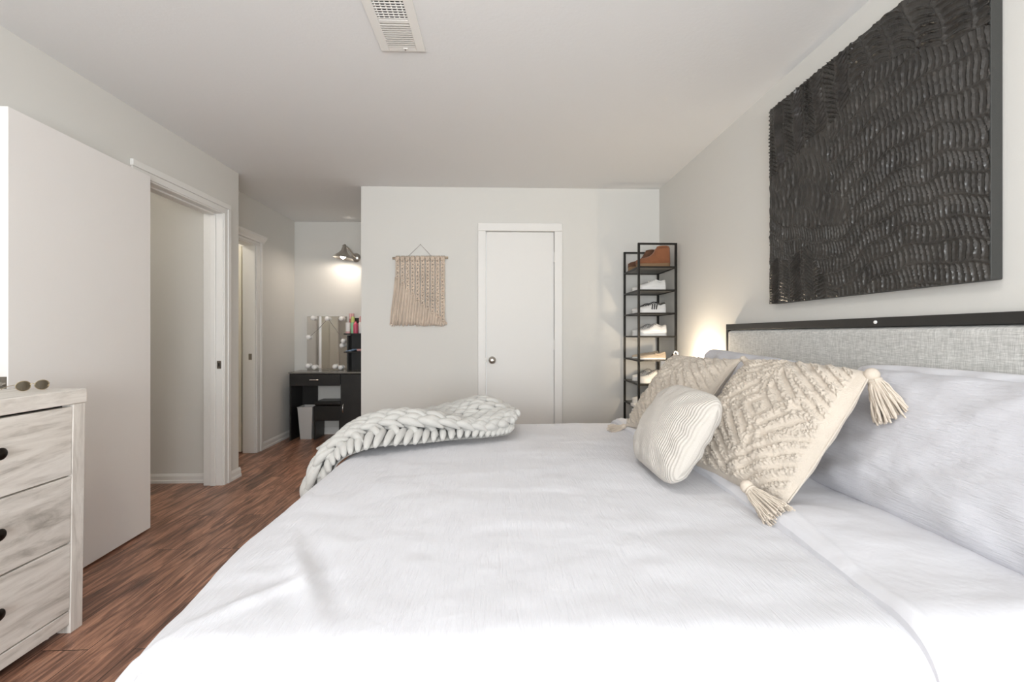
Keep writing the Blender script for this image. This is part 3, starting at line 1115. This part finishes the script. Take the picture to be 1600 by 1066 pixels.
dm = (wu < 0.50 + 0.10 * np.sin(wv * 7 + 0.5)) & (wv > vE)
H = np.where(dm, D_, H)
H = np.where((wv > vB) & (wu < 0.50 + 0.06 * (wv - .7)), A_, H)
H = np.where((wv > vB) & (wu >= 0.50 + 0.06 * (wv - .7)), B_, H)
fm = (wv < 0.215 - 0.9 * np.clip(wu - 0.28, 0, 1) ** 1.3 * 2.2 + 0.015 * np.sin(wu * 30))
H = np.where(fm & (wu < 0.46), F_, H)
rngp = np.random.default_rng(2)
H = H + rngp.normal(0, 0.0002, H.shape)
wp = MB()
verts = [(PX - float(H[i, j]), PY1 - (PY1 - PY0) * i / NU, PZ0 + (PZ1 - PZ0) * j / NV) for i in range(NU + 1) for j in range(NV + 1)]
faces = [(i * (NV + 1) + j, (i + 1) * (NV + 1) + j, (i + 1) * (NV + 1) + j + 1, i * (NV + 1) + j + 1) for i in range(NU) for j in range(NV)]
art = thing('wall_painting', 'large black textured painting on the wall above the headboard', 'painting', (RX, (PY0 + PY1) / 2, (PZ0 + PZ1) / 2))
wp.add(verts, faces)
wp.build('painted_face', M['art'], art, smooth=50, fix=False)
MB().box(PX + 0.0003, RX - 0.001, PY0, PY1, PZ0, PZ1).build('canvas', M['side_canvas'], art, bevel=0.003)

# ---------------------------------------------------------------- macrame hanging
mc = thing('macrame_hanging', 'natural cotton macrame hanging on the far wall left of the closet door', 'wall hanging', (-0.678, FY, 1.81))
MYc = FY - 0.018
MB().tube([(-0.918, MYc, 1.809), (-0.436, MYc, 1.817)], 0.011, 10).build('dowel', M['dowel'], mc, smooth=40)
MB().tube([(-0.79, MYc, 1.82), (-0.678, FY - 0.006, 1.934), (-0.575, MYc, 1.822)], 0.0022, 6).build('cord', M['cord'], mc, smooth=40)
MB().tube([(-0.678, FY - 0.012, 1.932), (-0.678, FY - 0.0005, 1.932)], 0.004, 8).build('nail', M['steel'], mc)
kw = MB()
fr = MB()
rm = random.Random(5)
NC = 10
cw = 0.434 / NC
for k in range(NC):
    xc = -0.895 + cw * (k + 0.5)
    z1 = 1.797 + 0.008 * (xc + 0.9)
    ztop = z1
    zbot = 1.60 - 0.34 * max(0, (k - 0.6) / (NC - 1.6)) ** 0.85 if k > 0 else 1.63
    # lark's head loops round the dowel
    for q in (-0.012, 0.0, 0.012):
        kw.tube([(xc + q, MYc - 0.012, z1 - 0.012), (xc + q, MYc - 0.015, z1 + 0.018), (xc + q, MYc + 0.005, z1 + 0.030)], 0.0065, 6)
    # twisted knot column: two plump cords crossing back and forth
    nk = max(2, int((ztop - zbot) / 0.030))
    for ph in (0, PI):
        pts, rr = [], []
        for i in range(nk * 6 + 1):
            s = i / (nk * 6)
            a_ = s * nk * PI + ph
            pts.append((xc + 0.0095 * math.sin(a_), MYc - 0.006 - 0.006 * math.cos(a_ * 2) * (1 if ph else -1), ztop - (ztop - zbot) * s))
            rr.append(0.0072 + 0.0026 * math.cos(a_ * 2))
        kw.tube(pts, rr, 7)
    for sd in (-1, 1):
        kw.tube([(xc + sd * 0.0120, MYc - 0.004, ztop - (ztop - zbot) * i / 30 + 0.0) if i % 2 else (xc + sd * 0.0145, MYc - 0.009, ztop - (ztop - zbot) * i / 30) for i in range(31)], 0.0055, 6)
    # loose fringe
    for q in range(11):
        x_ = xc + (q / 10 - 0.5) * cw * 0.98
        zb = 1.224 + rm.uniform(-0.012, 0.010)
        spread = (x_ + 0.68) * 0.06
        spread -= 0.030 * max(0, -0.80 - x_) / 0.09
        pts = []
        for i in range(7):
            s = i / 6
            pts.append((x_ + spread * s + 0.003 * math.sin(s * 6 + q), MYc - 0.006 - 0.004 * rm.random() + 0.004 * s, zbot + 0.015 - (zbot + 0.015 - zb) * s))
        fr.tube(pts, 0.0032, 5)
kw.build('knotted_cords', M['rope'], mc, smooth=180)
fr.build('fringe', M['rope'], mc, smooth=180)

# ---------------------------------------------------------------- dresser
ds = thing('dresser', 'whitewashed wood dresser with dark knobs beside the open door', 'dresser', (-1.84, 1.1, 0))
DX0, DX1, DY0, DY1 = -2.03, -1.634, 0.36, 1.815
LEAN = 0.012
w = MB()
w.box(DX0, DX1 + LEAN + 0.004, DY0 - 0.003, DY1 + 0.003, 0.878, 0.931)
w.build('top', M['wood_y'], ds, bevel=0.003)


def lean_x(z):
    return DX1 + LEAN * z / 0.9


def lbox(mb, y0, y1, z0, z1, d0, d1):
    """front piece between depths d0 (front) and d1 behind the leaning front plane"""
    return mb.taper_box((lean_x(z0) - d1, lean_x(z0) - d0, y0, y1, z0), (lean_x(z1) - d1, lean_x(z1) - d0, y0, y1, z1))


for (a, b) in ((DY1 - 0.05, DY1), (DY0, DY0 + 0.05)):
    p = MB()
    lbox(p, a, b, 0.0, 0.877, 0.0, 0.05)
    p.build('post', M['wood_z'], ds, bevel=0.002)
for (a, b) in ((DY1 - 0.05, DY1), (DY0, DY0 + 0.05)):
    MB().box(DX0, DX0 + 0.05, a, b, 0, 0.877).build('post', M['wood_z'], ds, bevel=0.002)
w = MB().box(DX0 + 0.05, DX1 - 0.05, DY1 - 0.03, DY1 - 0.010, 0.10, 0.877)
w.build('side_panel', M['wood_y'], ds)
MB().box(DX0 + 0.05, DX1 - 0.05, DY0 + 0.010, DY0 + 0.03, 0.10, 0.877).build('side_panel', M['wood_y'], ds)
w = MB().box(DX0 + 0.01, DX1 - 0.03, DY0 + 0.03, DY1 - 0.03, 0.10, 0.872)
w.build('carcass', M['gap_shade'], ds)  # coloured near-black so the drawer gaps read as shade
w = MB()
lbox(w, DY0 + 0.05, DY1 - 0.05, 0.035, 0.086, 0.004, 0.03)
w.build('plinth', M['wood_y'], ds, bevel=0.002)
mid = (DY0 + DY1) / 2
for (a, b) in ((mid + 0.012, DY1 - 0.052), (DY0 + 0.052, mid - 0.012)):
    for (z0, z1) in ((0.092, 0.345), (0.352, 0.602), (0.609, 0.868)):
        p = MB()
        lbox(p, a, b, z0, z1, 0.003, 0.028)
        dr = p.build('drawer', M['wood_y'], ds, bevel=0.0015)
        yk = 1.492 if a > mid else 2 * mid - 1.492
        zk = (z0 + z1) / 2 + 0.02
        MB().lathe([(0.010, 0), (0.008, 0.006), (0.006, 0.012), (0.012, 0.018), (0.019, 0.024), (0.020, 0.030), (0.014, 0.036), (0.0001, 0.038)], (lean_x(zk) - 0.003, yk, zk), (1, 0, 0), 16).build('knob', M['bronze'], dr, smooth=50)
p = MB()
lbox(p, mid - 0.0115, mid + 0.0115, 0.087, 0.877, 0.004, 0.03)
p.build('divider', M['wood_z'], ds)
g = MB().lathe([(0.013, 0), (0.013, 0.03), (0.009, 0.036)], (-1.70, 1.735, 0.0), n=12, cap=True).build('glide', M['white_plastic'], ds, smooth=40)
g['label'] = 'small white floor glide'

# aviator sunglasses
sg = thing('sunglasses', 'gold rimmed aviator sunglasses lying on the dresser', 'sunglasses', (-1.91, 1.70, 0.931))
gc = Vector((-1.765, 1.757, 0.931))
gdir = Vector((0.46, 0.885, 0)).normalized()          # along the front, left lens to right lens
gn = Vector((gdir.y, -gdir.x, 0))
sgc = gc
rim = MB()
for sd in (-1, 1):
    cpt = gc + gdir * (0.0255 * sd) + Vector((0, 0, 0.0195))
    ring = []
    for k in range(25):
        a_ = 2 * PI * k / 24
        cx_ = 0.0205 * math.cos(a_)
        cz_ = 0.0185 * math.sin(a_) * (1.0 if math.sin(a_) > 0 else 0.98)
        bulge = 0.004 * (1 - (cx_ / 0.0205) ** 2)
        ring.append(cpt + gdir * cx_ + Vector((0, 0, cz_)) + gn * bulge)
    rim.tube(ring, 0.0013, 6, False)
    ln = MB()
    c0 = cpt + gn * 0.006
    ln.add([c0] + ring[:-1], [(0, 1 + k, 1 + (k + 1) % 24) for k in range(24)])
    ln.build('lens', M['lens'], sg, smooth=180)
rim.tube([gc + gdir * -0.008 + Vector((0, 0, 0.024)), gc + Vector((0, 0, 0.027)) + gn * 0.003, gc + gdir * 0.008 + Vector((0, 0, 0.024))], 0.0012, 6)
rim.build('rim', M['gold'], sg, smooth=60)
for sd in (-1, 1):
    a_ = gc + gdir * (0.047 * sd) + Vector((0, 0, 0.025))
    MB().tube([a_, a_ - gn * 0.05 - Vector((0, 0, 0.006)), a_ - gn * 0.10 - Vector((0, 0, 0.015)), a_ - gn * 0.125 - Vector((0, 0, 0.0225))], 0.0014, 6).build('temple', M['gold'], sg, smooth=60)

# ---------------------------------------------------------------- vanity corner
vn = thing('vanity_table', 'black dressing table with drawer and side cupboard in the alcove', 'vanity table', (-1.85, 5.07, 0))
VAX0, VAX1, VAY0, VAY1 = -2.247, -1.44, 4.905, 5.20
MB().box(VAX0 - 0.01, VAX1 + 0.01, VAY0 - 0.01, VAY1, 0.722, 0.738).build('tabletop', simple('black_top_painted_sheen', (0.20, 0.19, 0.17), 0.2, var=0.1), vn, bevel=0.002)  # black top lightened to grey, painting in its reflected sheen
MB().box(VAX0, VAX0 + 0.018, VAY0, VAY1, 0, 0.721).build('side_panel', M['black_lam'], vn)
w = MB().box(-1.703, -1.685, VAY0 + 0.002, VAY1, 0, 0.721).box(VAX1 - 0.018, VAX1, VAY0 + 0.002, VAY1, 0, 0.721).box(-1.685, VAX1 - 0.018, VAY1 - 0.012, VAY1, 0, 0.721).box(-1.685, VAX1 - 0.018, VAY0 + 0.02, VAY1 - 0.012, 0.05, 0.066)
w.build('cupboard', M['black_lam'], vn)
dr = MB().box(-1.684, VAX1 - 0.002, VAY0 - 0.014, VAY0 + 0.001, 0.06, 0.715).build('cupboard_door', M['black_lam'], vn, bevel=0.0015)
MB().tube([(-1.668, VAY0 - 0.014, 0.30), (-1.668, VAY0 - 0.030, 0.315), (-1.668, VAY0 - 0.034, 0.345), (-1.668, VAY0 - 0.030, 0.375), (-1.668, VAY0 - 0.014, 0.39)], 0.006, 8).build('handle', M['chrome'], dr, smooth=50)
dw = MB().box(VAX0 + 0.020, -1.706, VAY0 - 0.012, VAY0 + 0.004, 0.590, 0.716).build('drawer', M['black_lam'], vn, bevel=0.0015)
MB().box(VAX0 + 0.02, -1.706, VAY0 + 0.006, VAY1 - 0.01, 0.600, 0.712).build('drawer_box', M['black_lam'], dw)
MB().tube([(-2.02, VAY0 - 0.012, 0.655), (-2.02, VAY0 - 0.032, 0.655), (-1.925, VAY0 - 0.032, 0.655), (-1.925, VAY0 - 0.012, 0.655)], 0.006, 8).build('handle', M['chrome'], dw, smooth=50)
MB().box(VAX0 + 0.018, -2.06, VAY1 - 0.014, VAY1, 0.0, 0.60).build('back_panel', M['black_lam'], vn)

tw = thing('shelf_tower', 'black open shelf unit standing on the dressing table beside the mirror', 'shelf', (-1.57, 5.1, 0.738))
TY0, TY1 = 5.03, 5.19
MB().box(-1.690, VAX1, TY1, TY1 + 0.012, 0.739, 1.335).build('back_panel', M['black_lam'], tw)
MB().box(-1.690, -1.675, TY0 + 0.05, TY1, 0.739, 1.135).build('side_panel', M['black_lam'], tw)
MB().box(VAX1 - 0.015, VAX1, TY0, TY1, 0.739, 1.335).build('side_panel', M['black_lam'], tw)
for z in (0.940, 1.142):
    MB().box(-1.712, VAX1 - 0.015, TY0, TY1, z, z + 0.015).build('shelf', M['black_lam'], tw)

# mirror with its stuck-on globe lights
mr = thing('vanity_mirror', 'frameless mirror ringed with white globe bulbs on the dressing table', 'mirror', (-1.955, 5.19, 0.738))
MX0, MX1, MZ0, MZ1, MY = -2.178, -1.728, 0.739, 1.352, 5.185
MB().box(MX0, MX1, MY, MY + 0.012, MZ0, MZ1).build('mirror_glass', M['mirror'], mr, bevel=0.001)
spots = [(489, 497), (511, 498), (533, 498), (481.5, 527), (536, 533), (534, 540), (481, 572), (491, 574), (523, 573), (532, 574.5)]


def at_y(px, py, Y):
    th = math.atan(22 / FPX)
    a = (px - 800) / FPX
    rx, ry = a * math.cos(th) + math.sin(th), -a * math.sin(th) + math.cos(th)
    d = Y / ry
    return Vector((rx * d, Y, 1.143 - (py - 523) * d / FPX))


gl = []
for (px, py) in spots:
    p = at_y(px, py, MY - 0.03)
    p.z = max(p.z, 0.738 + 0.030)
    gl.append(p)
    g = MB()
    g.ball(p, 0.027, 14, 10)
    g.lathe([(0.018, 0.0), (0.020, 0.010)], (p.x, p.y + 0.019, p.z), (0, 1, 0), 14)
    g.build('bulb', M['white_globe'], mr, smooth=60)
w = MB()
for i, j in ((3, 1), (1, 4)):
    a_, b_ = gl[i] + Vector((0, 0.028, 0)), gl[j] + Vector((0, 0.028, 0))
    w.tube([a_, (a_ + b_) / 2 + Vector((0.004, 0, -0.006)), b_], 0.003, 6)
w.build('wire', M['cord'], mr, smooth=50)


def bottle(name, label, cat, x, y, z0, prof, mat, cap=None, capmat=None, n=16):
    b = MB().lathe([(0.0001, 0)] + prof, (x, y, z0), n=n)
    if cap is None:
        o = b.build(name, mat, None, smooth=40, origin=(x, y, z0))
        return tag(o, label, cat, 'beauty bottles on the shelf tower')
    t = thing(name, label, cat, (x, y, z0), 'beauty bottles on the shelf tower')
    b.build('body', mat, t, smooth=40)
    MB().lathe(cap, (x, y, z0), n=n).build('cap', capmat, t, smooth=40)
    return t


ZS = 1.1575
yb = 5.10


def shelf_x(px):
    return at_y(px, 520, yb).x


for i, px in enumerate((544.5, 548.3)):
    bottle('makeup_tube', ('left' if i == 0 else 'right') + ' one of two tall red striped tubes at the back of the shelf tower', 'tube', shelf_x(px) + 0.004, 5.155, ZS,
           [(0.014, 0), (0.014, 0.16), (0.013, 0.165)], M['redbox'], [(0.0142, 0.165), (0.0142, 0.225), (0.0001, 0.226)], M['palepink'])
bottle('lotion_tube', 'white upright lotion tube with pink cap, first on the top shelf', 'tube', shelf_x(545), 5.075, ZS,
       [(0.024, 0.0), (0.025, 0.04), (0.027, 0.12), (0.003, 0.121)], M['white_plastic'], [(0.0245, -0.0), (0.0245, 0.02), (0.0246, 0.021)], M['palepink'])
bottle('lotion_bottle', 'green lotion bottle with lime cap on the top shelf', 'bottle', shelf_x(551.5), 5.10, ZS,
       [(0.022, 0), (0.024, 0.01), (0.024, 0.11), (0.014, 0.125)], M['green'], [(0.020, 0.122), (0.021, 0.15), (0.017, 0.185), (0.0001, 0.19)], M['lime'])
bottle('lotion_bottle', 'magenta bottle with rounded shoulders on the top shelf', 'bottle', shelf_x(557), 5.07, ZS,
       [(0.024, 0), (0.026, 0.01), (0.026, 0.09), (0.018, 0.115), (0.011, 0.120), (0.011, 0.135), (0.0001, 0.136)], M['pink'])
bottle('lotion_bottle', 'white bottle with pale pink pump top at the end of the top shelf', 'bottle', shelf_x(563.5), 5.10, ZS,
       [(0.023, 0), (0.024, 0.01), (0.024, 0.115), (0.012, 0.13)], M['white_plastic'], [(0.018, 0.128), (0.019, 0.16), (0.010, 0.19), (0.0001, 0.195)], M['palepink'])
ZM = 0.9555
o = MB()
for k in range(3):
    o.taper_box((-1.705 + k * 0.03, -1.640 + k * 0.03, 5.06 + 0.01 * k, 5.15, ZM + 0.001 + 0.009 * k), (-1.700 + k * 0.03, -1.645 + k * 0.03, 5.065 + 0.01 * k, 5.145, ZM + 0.008 * k + 0.0085))
o = o.build('wipes_packet', M['blue'], None, origin=(-1.65, 5.1, ZM), bevel=0.003)
tag(o, 'flat pale blue packets on the middle shelf of the tower', 'packet')
o = MB().tube([(-1.575, 5.08, ZM + 0.014), (-1.525, 5.07, ZM + 0.015)], [0.0135, 0.0135], 10)
o = o.build('cream_tube', M['palepink'], None, smooth=40, origin=(-1.55, 5.075, ZM))
tag(o, 'pale pink tube lying on the middle shelf of the tower', 'tube')

# stool pushed under the table
st = thing('vanity_stool', 'black padded box stool pushed under the dressing table', 'stool', (-1.86, 5.05, 0))
SX0, SX1, SY0, SY1 = -2.003, -1.712, 4.93, 5.19
MB().box(SX0 + 0.004, SX1 - 0.004, SY0 + 0.004, SY1 - 0.004, 0.372, 0.415).build('seat', M['black_vinyl'], st, bevel=0.014)
MB().box(SX0, SX1, SY0, SY1, 0.205, 0.366).build('box', M['black_vinyl'], st, bevel=0.004)
for x in (SX0, SX1 - 0.02):
    MB().box(x, x + 0.02, SY0 + 0.01, SY1 - 0.01, 0, 0.205).build('leg', M['black_lam'], st)

bn = thing('waste_bin', 'light grey tapered waste bin beside the stool', 'bin', (-2.09, 5.0, 0))
bw = MB()
o0, o1 = (-2.155, -2.035, 4.955, 5.085), (-2.176, -2.014, 4.93, 5.11)
bw.loft([[(o0[0], o0[2], 0.0), (o0[1], o0[2], 0), (o0[1], o0[3], 0), (o0[0], o0[3], 0)], [(o1[0], o1[2], 0.352), (o1[1], o1[2], 0.352), (o1[1], o1[3], 0.352), (o1[0], o1[3], 0.352)],
         [(o1[0] + .006, o1[2] + .006, 0.352), (o1[1] - .006, o1[2] + .006, 0.352), (o1[1] - .006, o1[3] - .006, 0.352), (o1[0] + .006, o1[3] - .006, 0.352)],
         [(o0[0] + .006, o0[2] + .006, 0.01), (o0[1] - .006, o0[2] + .006, 0.01), (o0[1] - .006, o0[3] - .006, 0.01), (o0[0] + .006, o0[3] - .006, 0.01)]])
bw.build('body', M['bin'], bn, bevel=0.003)
rm_ = MB()
rm_.tube([(o1[0], o1[2], 0.352), (o1[1], o1[2], 0.352), (o1[1], o1[3], 0.352), (o1[0], o1[3], 0.352), (o1[0], o1[2], 0.352)], 0.004, 6)
rm_.build('rim', M['bin'], bn, smooth=40)

# barn style wall light
sc = thing('wall_sconce', 'brushed nickel barn style wall light above the dressing table', 'wall light', (-1.66, AY, 2.03))
SCX, SCY = -1.705, 4.99
MB().lathe([(0.052, 0.0), (0.052, 0.010), (0.040, 0.022), (0.016, 0.028), (0.0001, 0.029)], (-1.635, AY - 0.0005, 2.03), (0, -1, 0), 24).build('wall_plate', M['nickel'], sc, smooth=40)
MB().tube([(-1.635, AY - 0.025, 2.03), (-1.645, AY - 0.06, 2.045), (-1.67, AY - 0.11, 2.10), (-1.69, AY - 0.15, 2.125), (SCX, SCY, 2.125)], 0.009, 10).build('arm', M['nickel'], sc, smooth=50)
shd = [(0.010, 0.155), (0.014, 0.150), (0.016, 0.135), (0.021, 0.130), (0.022, 0.118), (0.028, 0.112), (0.030, 0.090), (0.038, 0.075), (0.060, 0.050), (0.085, 0.028), (0.100, 0.006), (0.106, 0.0)]
prof = shd + [(r - 0.003, h - 0.001) for r, h in reversed(shd[6:])]
tilt = Vector((0.12, 0.05, 1)).normalized()
MB().lathe(prof, (SCX, SCY, 1.985), tilt, 32).build('shade', M['nickel'], sc, smooth=40)
MB().ball((SCX, SCY, 2.006), 0.028, 14, 10).build('bulb', M['sconce_bulb'], sc, smooth=180)

# ---------------------------------------------------------------- shoe tower
rk_ = thing('shoe_rack', 'tall narrow black shoe rack standing in the far right corner', 'shoe rack', (1.25, 3.71, 0))
KX0, KX1, KY0, KY1 = 1.112, 1.408, 3.505, 3.90
RT = 1.868
for x in (KX0, KX1):
    for y in (KY0, KY1):
        MB().box(x - 0.008, x + 0.008, y - 0.008, y + 0.008, 0, RT).build('post', M['black_metal'], rk_)
for y in (KY0, KY1):
    MB().box(KX0 + 0.008, KX1 - 0.008, y - 0.007, y + 0.007, RT - 0.014, RT).build('top_rail', M['black_metal'], rk_)
TIERS = [1.683, 1.50, 1.317, 1.132, 0.942, 0.752, 0.566, 0.38, 0.19]
for z in TIERS:
    w = MB()
    for y in (KY0, KY1):
        w.box(KX0 + 0.008, KX1 - 0.008, y - 0.006, y + 0.006, z - 0.012, z)
    for x in (KX0, KX1):
        w.box(x - 0.006, x + 0.006, KY0 + 0.008, KY1 - 0.008, z - 0.012, z)
    tr = w.build('tier_frame', M['black_metal'], rk_)
    MB().box(KX0 + 0.006, KX1 - 0.006, KY0 + 0.006, KY1 - 0.006, z - 0.007, z - 0.001).build('shelf', M['glass_shelf'], tr)


def shoe(label, cat, x_heel, yc, z0, style, mats, group, L=0.275, wd=0.095):
    """toe points to -X; heel at x_heel"""
    t = thing(style['name'], label, cat, (x_heel - L / 2, yc, z0), group)
    up, sole_m, lace_m = mats
    sh = style['sole']

    def hw(s):        # half width along s: 0 heel .. 1 toe
        return wd / 2 * (0.70 + 0.30 * math.sin(min(1, s / 0.72) * PI / 2 + 0.15) if s < 0.72 else 1.0) * (1 if s < 0.72 else math.sqrt(max(0, 1 - ((s - 0.72) / 0.285) ** 2.4))) * (1 if s > 0.07 else math.sqrt(max(0.2, 1 - ((0.07 - s) / 0.078) ** 2)))
    S = [i / 26 for i in range(27)]
    out = [(x_heel - L * s, yc + hw(s)) for s in S] + [(x_heel - L * s, yc - hw(s)) for s in reversed(S)]
    heel = style.get('heel', 0)
    so = MB()
    n = len(out)
    lo = [Vector((x, y, z0)) for x, y in out]
    hi = [Vector((x, y, z0 + sh + heel * max(0, 1 - (x_heel - x) / L * 2))) for x, y in out]
    bl = [Vector((x + (0.003 if x < x_heel - L * 0.5 else -0.003), yc + (y - yc) * 1.05, p.z - sh * 0.5)) for (x, y), p in zip(out, hi)]
    so.loft([lo, bl, hi])
    so.build('sole', sole_m, t, smooth=50)
    # upper
    hts = style['h']
    rings = []
    for s in S:
        x = x_heel - L * s
        q = s * (len(hts) - 1)
        i = min(int(q), len(hts) - 2)
        h = hts[i] + (hts[i + 1] - hts[i]) * (q - i)
        b = hw(s) * 0.95
        zb = z0 + sh + heel * max(0, 1 - s * 2) - 0.002
        top = style.get('top', 0.5) if s < 0.45 else max(style.get('top', 0.5), 0.55)
        ring = []
        for k in range(13):
            a_ = PI * k / 12
            cy, cz = math.cos(a_), math.sin(a_)
            yy = b * math.copysign(abs(cy) ** 0.6, cy) * (1 - (1 - top) * cz)
            ring.append((x, yc + yy, zb + h * cz ** 0.8))
        rings.append(ring)
    u = MB().loft(rings)
    u.build('upper', up, t, smooth=180)
    # opening and laces
    zf = lambda s: z0 + sh + np.interp(s * (len(hts) - 1), range(len(hts)), hts)
    op = MB()
    pts = []
    for k in range(17):
        a_ = 2 * PI * k / 16
        s = 0.20 + 0.17 * math.cos(a_)
        pts.append((x_heel - L * s, yc + hw(s) * 0.42 * math.sin(a_), zf(s) + 0.002))
    op.tube(pts, 0.006, 6, False)
    op.build('collar', mats[0] if not style.get('collar') else style['collar'], t, smooth=60)
    if lace_m is not None:
        lc = MB()
        for k in range(5):
            s = 0.42 + 0.055 * k
            b = hw(s) * 0.50
            lc.tube([(x_heel - L * s, yc - b, zf(s) - 0.010), (x_heel - L * s, yc - b * 0.5, zf(s) + 0.001), (x_heel - L * (s + 0.012), yc, zf(s) + 0.004), (x_heel - L * (s + 0.02), yc + b * 0.5, zf(s) + 0.001), (x_heel - L * (s + 0.02), yc + b, zf(s) - 0.010)], 0.0032, 6)
        lc.build('laces', lace_m, t, smooth=60)
    if style.get('stripe') is not None:
        sp_ = MB()
        for k in range(3):
            s = 0.40 + 0.08 * k
            pts = []
            for q in range(6):
                f = q / 5
                s_ = s - 0.05 * f
                pts.append((x_heel - L * s_, yc - hw(s_) * 0.96 * (1 - 0.30 * f), z0 + sh + (zf(s_) - z0 - sh) * 0.75 * f + 0.002))
            sp_.tube(pts, 0.005, 6)
        sp_.build('stripe', style['stripe'], t, smooth=60)
    return t


sneaker = dict(name='sneaker', sole=0.026, h=[0.050, 0.052, 0.042, 0.048, 0.062, 0.056, 0.044, 0.034, 0.028, 0.024, 0.016], top=0.42)
runner = dict(name='sneaker', sole=0.032, h=[0.056, 0.052, 0.042, 0.052, 0.066, 0.056, 0.042, 0.032, 0.026, 0.022, 0.015], top=0.40)
lowshoe = dict(name='flat_shoe', sole=0.012, h=[0.044, 0.040, 0.030, 0.026, 0.034, 0.036, 0.032, 0.028, 0.024, 0.020, 0.014], top=0.5)
boot = dict(name='ankle_boot', sole=0.030, h=[0.134, 0.142, 0.142, 0.140, 0.136, 0.092, 0.068, 0.058, 0.052, 0.046, 0.032], top=0.52, heel=0.006)
NY, BYS = 3.600, 3.770
HXS = 1.395
shoe('tan suede ankle boot at the front of the top rack shelf', 'boot', HXS, NY, 1.684, boot, (M['suede'], M['gum'], None), 'boots on the top shelf', 0.275, 0.105)
shoe('brown suede ankle boot behind the tan boot on the top rack shelf', 'boot', HXS - 0.045, BYS, 1.684, boot, (M['suede_dark'], M['gum'], None), 'boots on the top shelf', 0.245, 0.10)
rows = [(1, sneaker, (M['shoe_white'], M['shoe_white'], M['shoe_white']), None, 'white leather sneaker', 'second rack shelf from the top'),
        (2, dict(sneaker, collar=M['shoe_black'], stripe=M['shoe_black']), (M['shoe_white'], M['shoe_white'], M['shoe_black']), None, 'black and white striped sneaker', 'third rack shelf from the top'),
        (3, dict(runner, collar=M['shoe_grey']), (M['shoe_white'], M['shoe_white'], M['shoe_grey']), None, 'white sneaker with grey laces', 'rack shelf at middle height'),
        (4, lowshoe, (M['shoe_beige'], M['shoe_white'], None), None, 'beige flat shoe', 'shelf below the middle of the rack'),
        (5, dict(runner, collar=M['shoe_grey']), (M['shoe_knit'], M['shoe_white'], M['shoe_grey']), None, 'white running shoe with grey collar', 'low rack shelf'),
        (6, sneaker, (M['shoe_knit'], M['shoe_white'], M['shoe_white']), None, 'white knitted sneaker', 'lowest visible rack shelf')]
for i, sty, ms, _, lab, wh in rows:
    z = TIERS[i] + 0.001
    shoe('%s at the front of the %s' % (lab, wh), 'shoe', HXS - (0.035 if i != 3 else 0.03), NY - 0.005, z, sty, ms, 'shoes on the rack', 0.225, 0.086)
    shoe('%s at the back of the %s' % (lab, wh), 'shoe', HXS - 0.03, BYS, z, sty, ms, 'shoes on the rack', 0.225, 0.086)

# ---------------------------------------------------------------- nightstand beyond the bed
ns = thing('nightstand', 'white nightstand between the bed and the shoe rack', 'nightstand', (1.18, 3.0, 0))
MB().box(0.955, 1.405, 2.80, 3.20, 0.632, 0.652).build('top', M['nightstand'], ns, bevel=0.003)
MB().box(0.975, 1.40, 2.815, 3.185, 0.10, 0.631).build('body', M['nightstand'], ns, bevel=0.002)
for z0, z1 in ((0.38, 0.615), (0.12, 0.365)):
    d_ = MB().box(0.958, 0.974, 2.82, 3.18, z0, z1).build('drawer', M['nightstand'], ns, bevel=0.002)
    MB().ball((0.945, 3.0, (z0 + z1) / 2), 0.013, 12, 8).build('knob', M['nickel'], d_, smooth=180)
for x in (0.99, 1.37):
    for y in (2.84, 3.16):
        MB().box(x - 0.018, x + 0.018, y - 0.018, y + 0.018, 0, 0.10).build('leg', M['nightstand'], ns)
lm = thing('bedside_lamp', 'small glowing lamp on the nightstand behind the cushions', 'lamp', (1.325, 3.02, 0.652))
MB().lathe([(0.05, 0), (0.05, 0.012), (0.012, 0.02), (0.010, 0.20), (0.018, 0.205), (0.018, 0.235), (0.006, 0.238)], (1.325, 3.02, 0.6525), n=20, cap=True).build('lamp_base', M['white_metal'], lm, smooth=40)
MB().ball((1.325, 3.02, 0.918), 0.030, 16, 12).build('bulb', M['bedside_bulb'], lm, smooth=180)
bx = MB().box(1.165, 1.275, 3.08, 3.18, 0.653, 0.955).build('box', M['white_plastic'], None, bevel=0.004, origin=(1.22, 3.13, 0.653))
tag(bx, 'white box standing on the nightstand beside the glowing lamp', 'box')
bt = thing('small_bottle', 'small dark bottle with white loop cap standing on the white box', 'bottle', (1.235, 3.12, 0.956))
MB().lathe([(0.0001, 0), (0.018, 0.0), (0.019, 0.005), (0.019, 0.036), (0.010, 0.044), (0.010, 0.052), (0.0001, 0.053)], (1.235, 3.12, 0.956), n=16).build('body', M['dark_glass'], bt, smooth=40)
MB().tube([(1.250 + 0.013 * math.cos(a_), 3.115, 1.006 + 0.018 * math.sin(a_)) for a_ in [k * PI / 10 for k in range(-3, 14)]], 0.005, 8).build('cap_loop', M['cap_white'], bt, smooth=60)
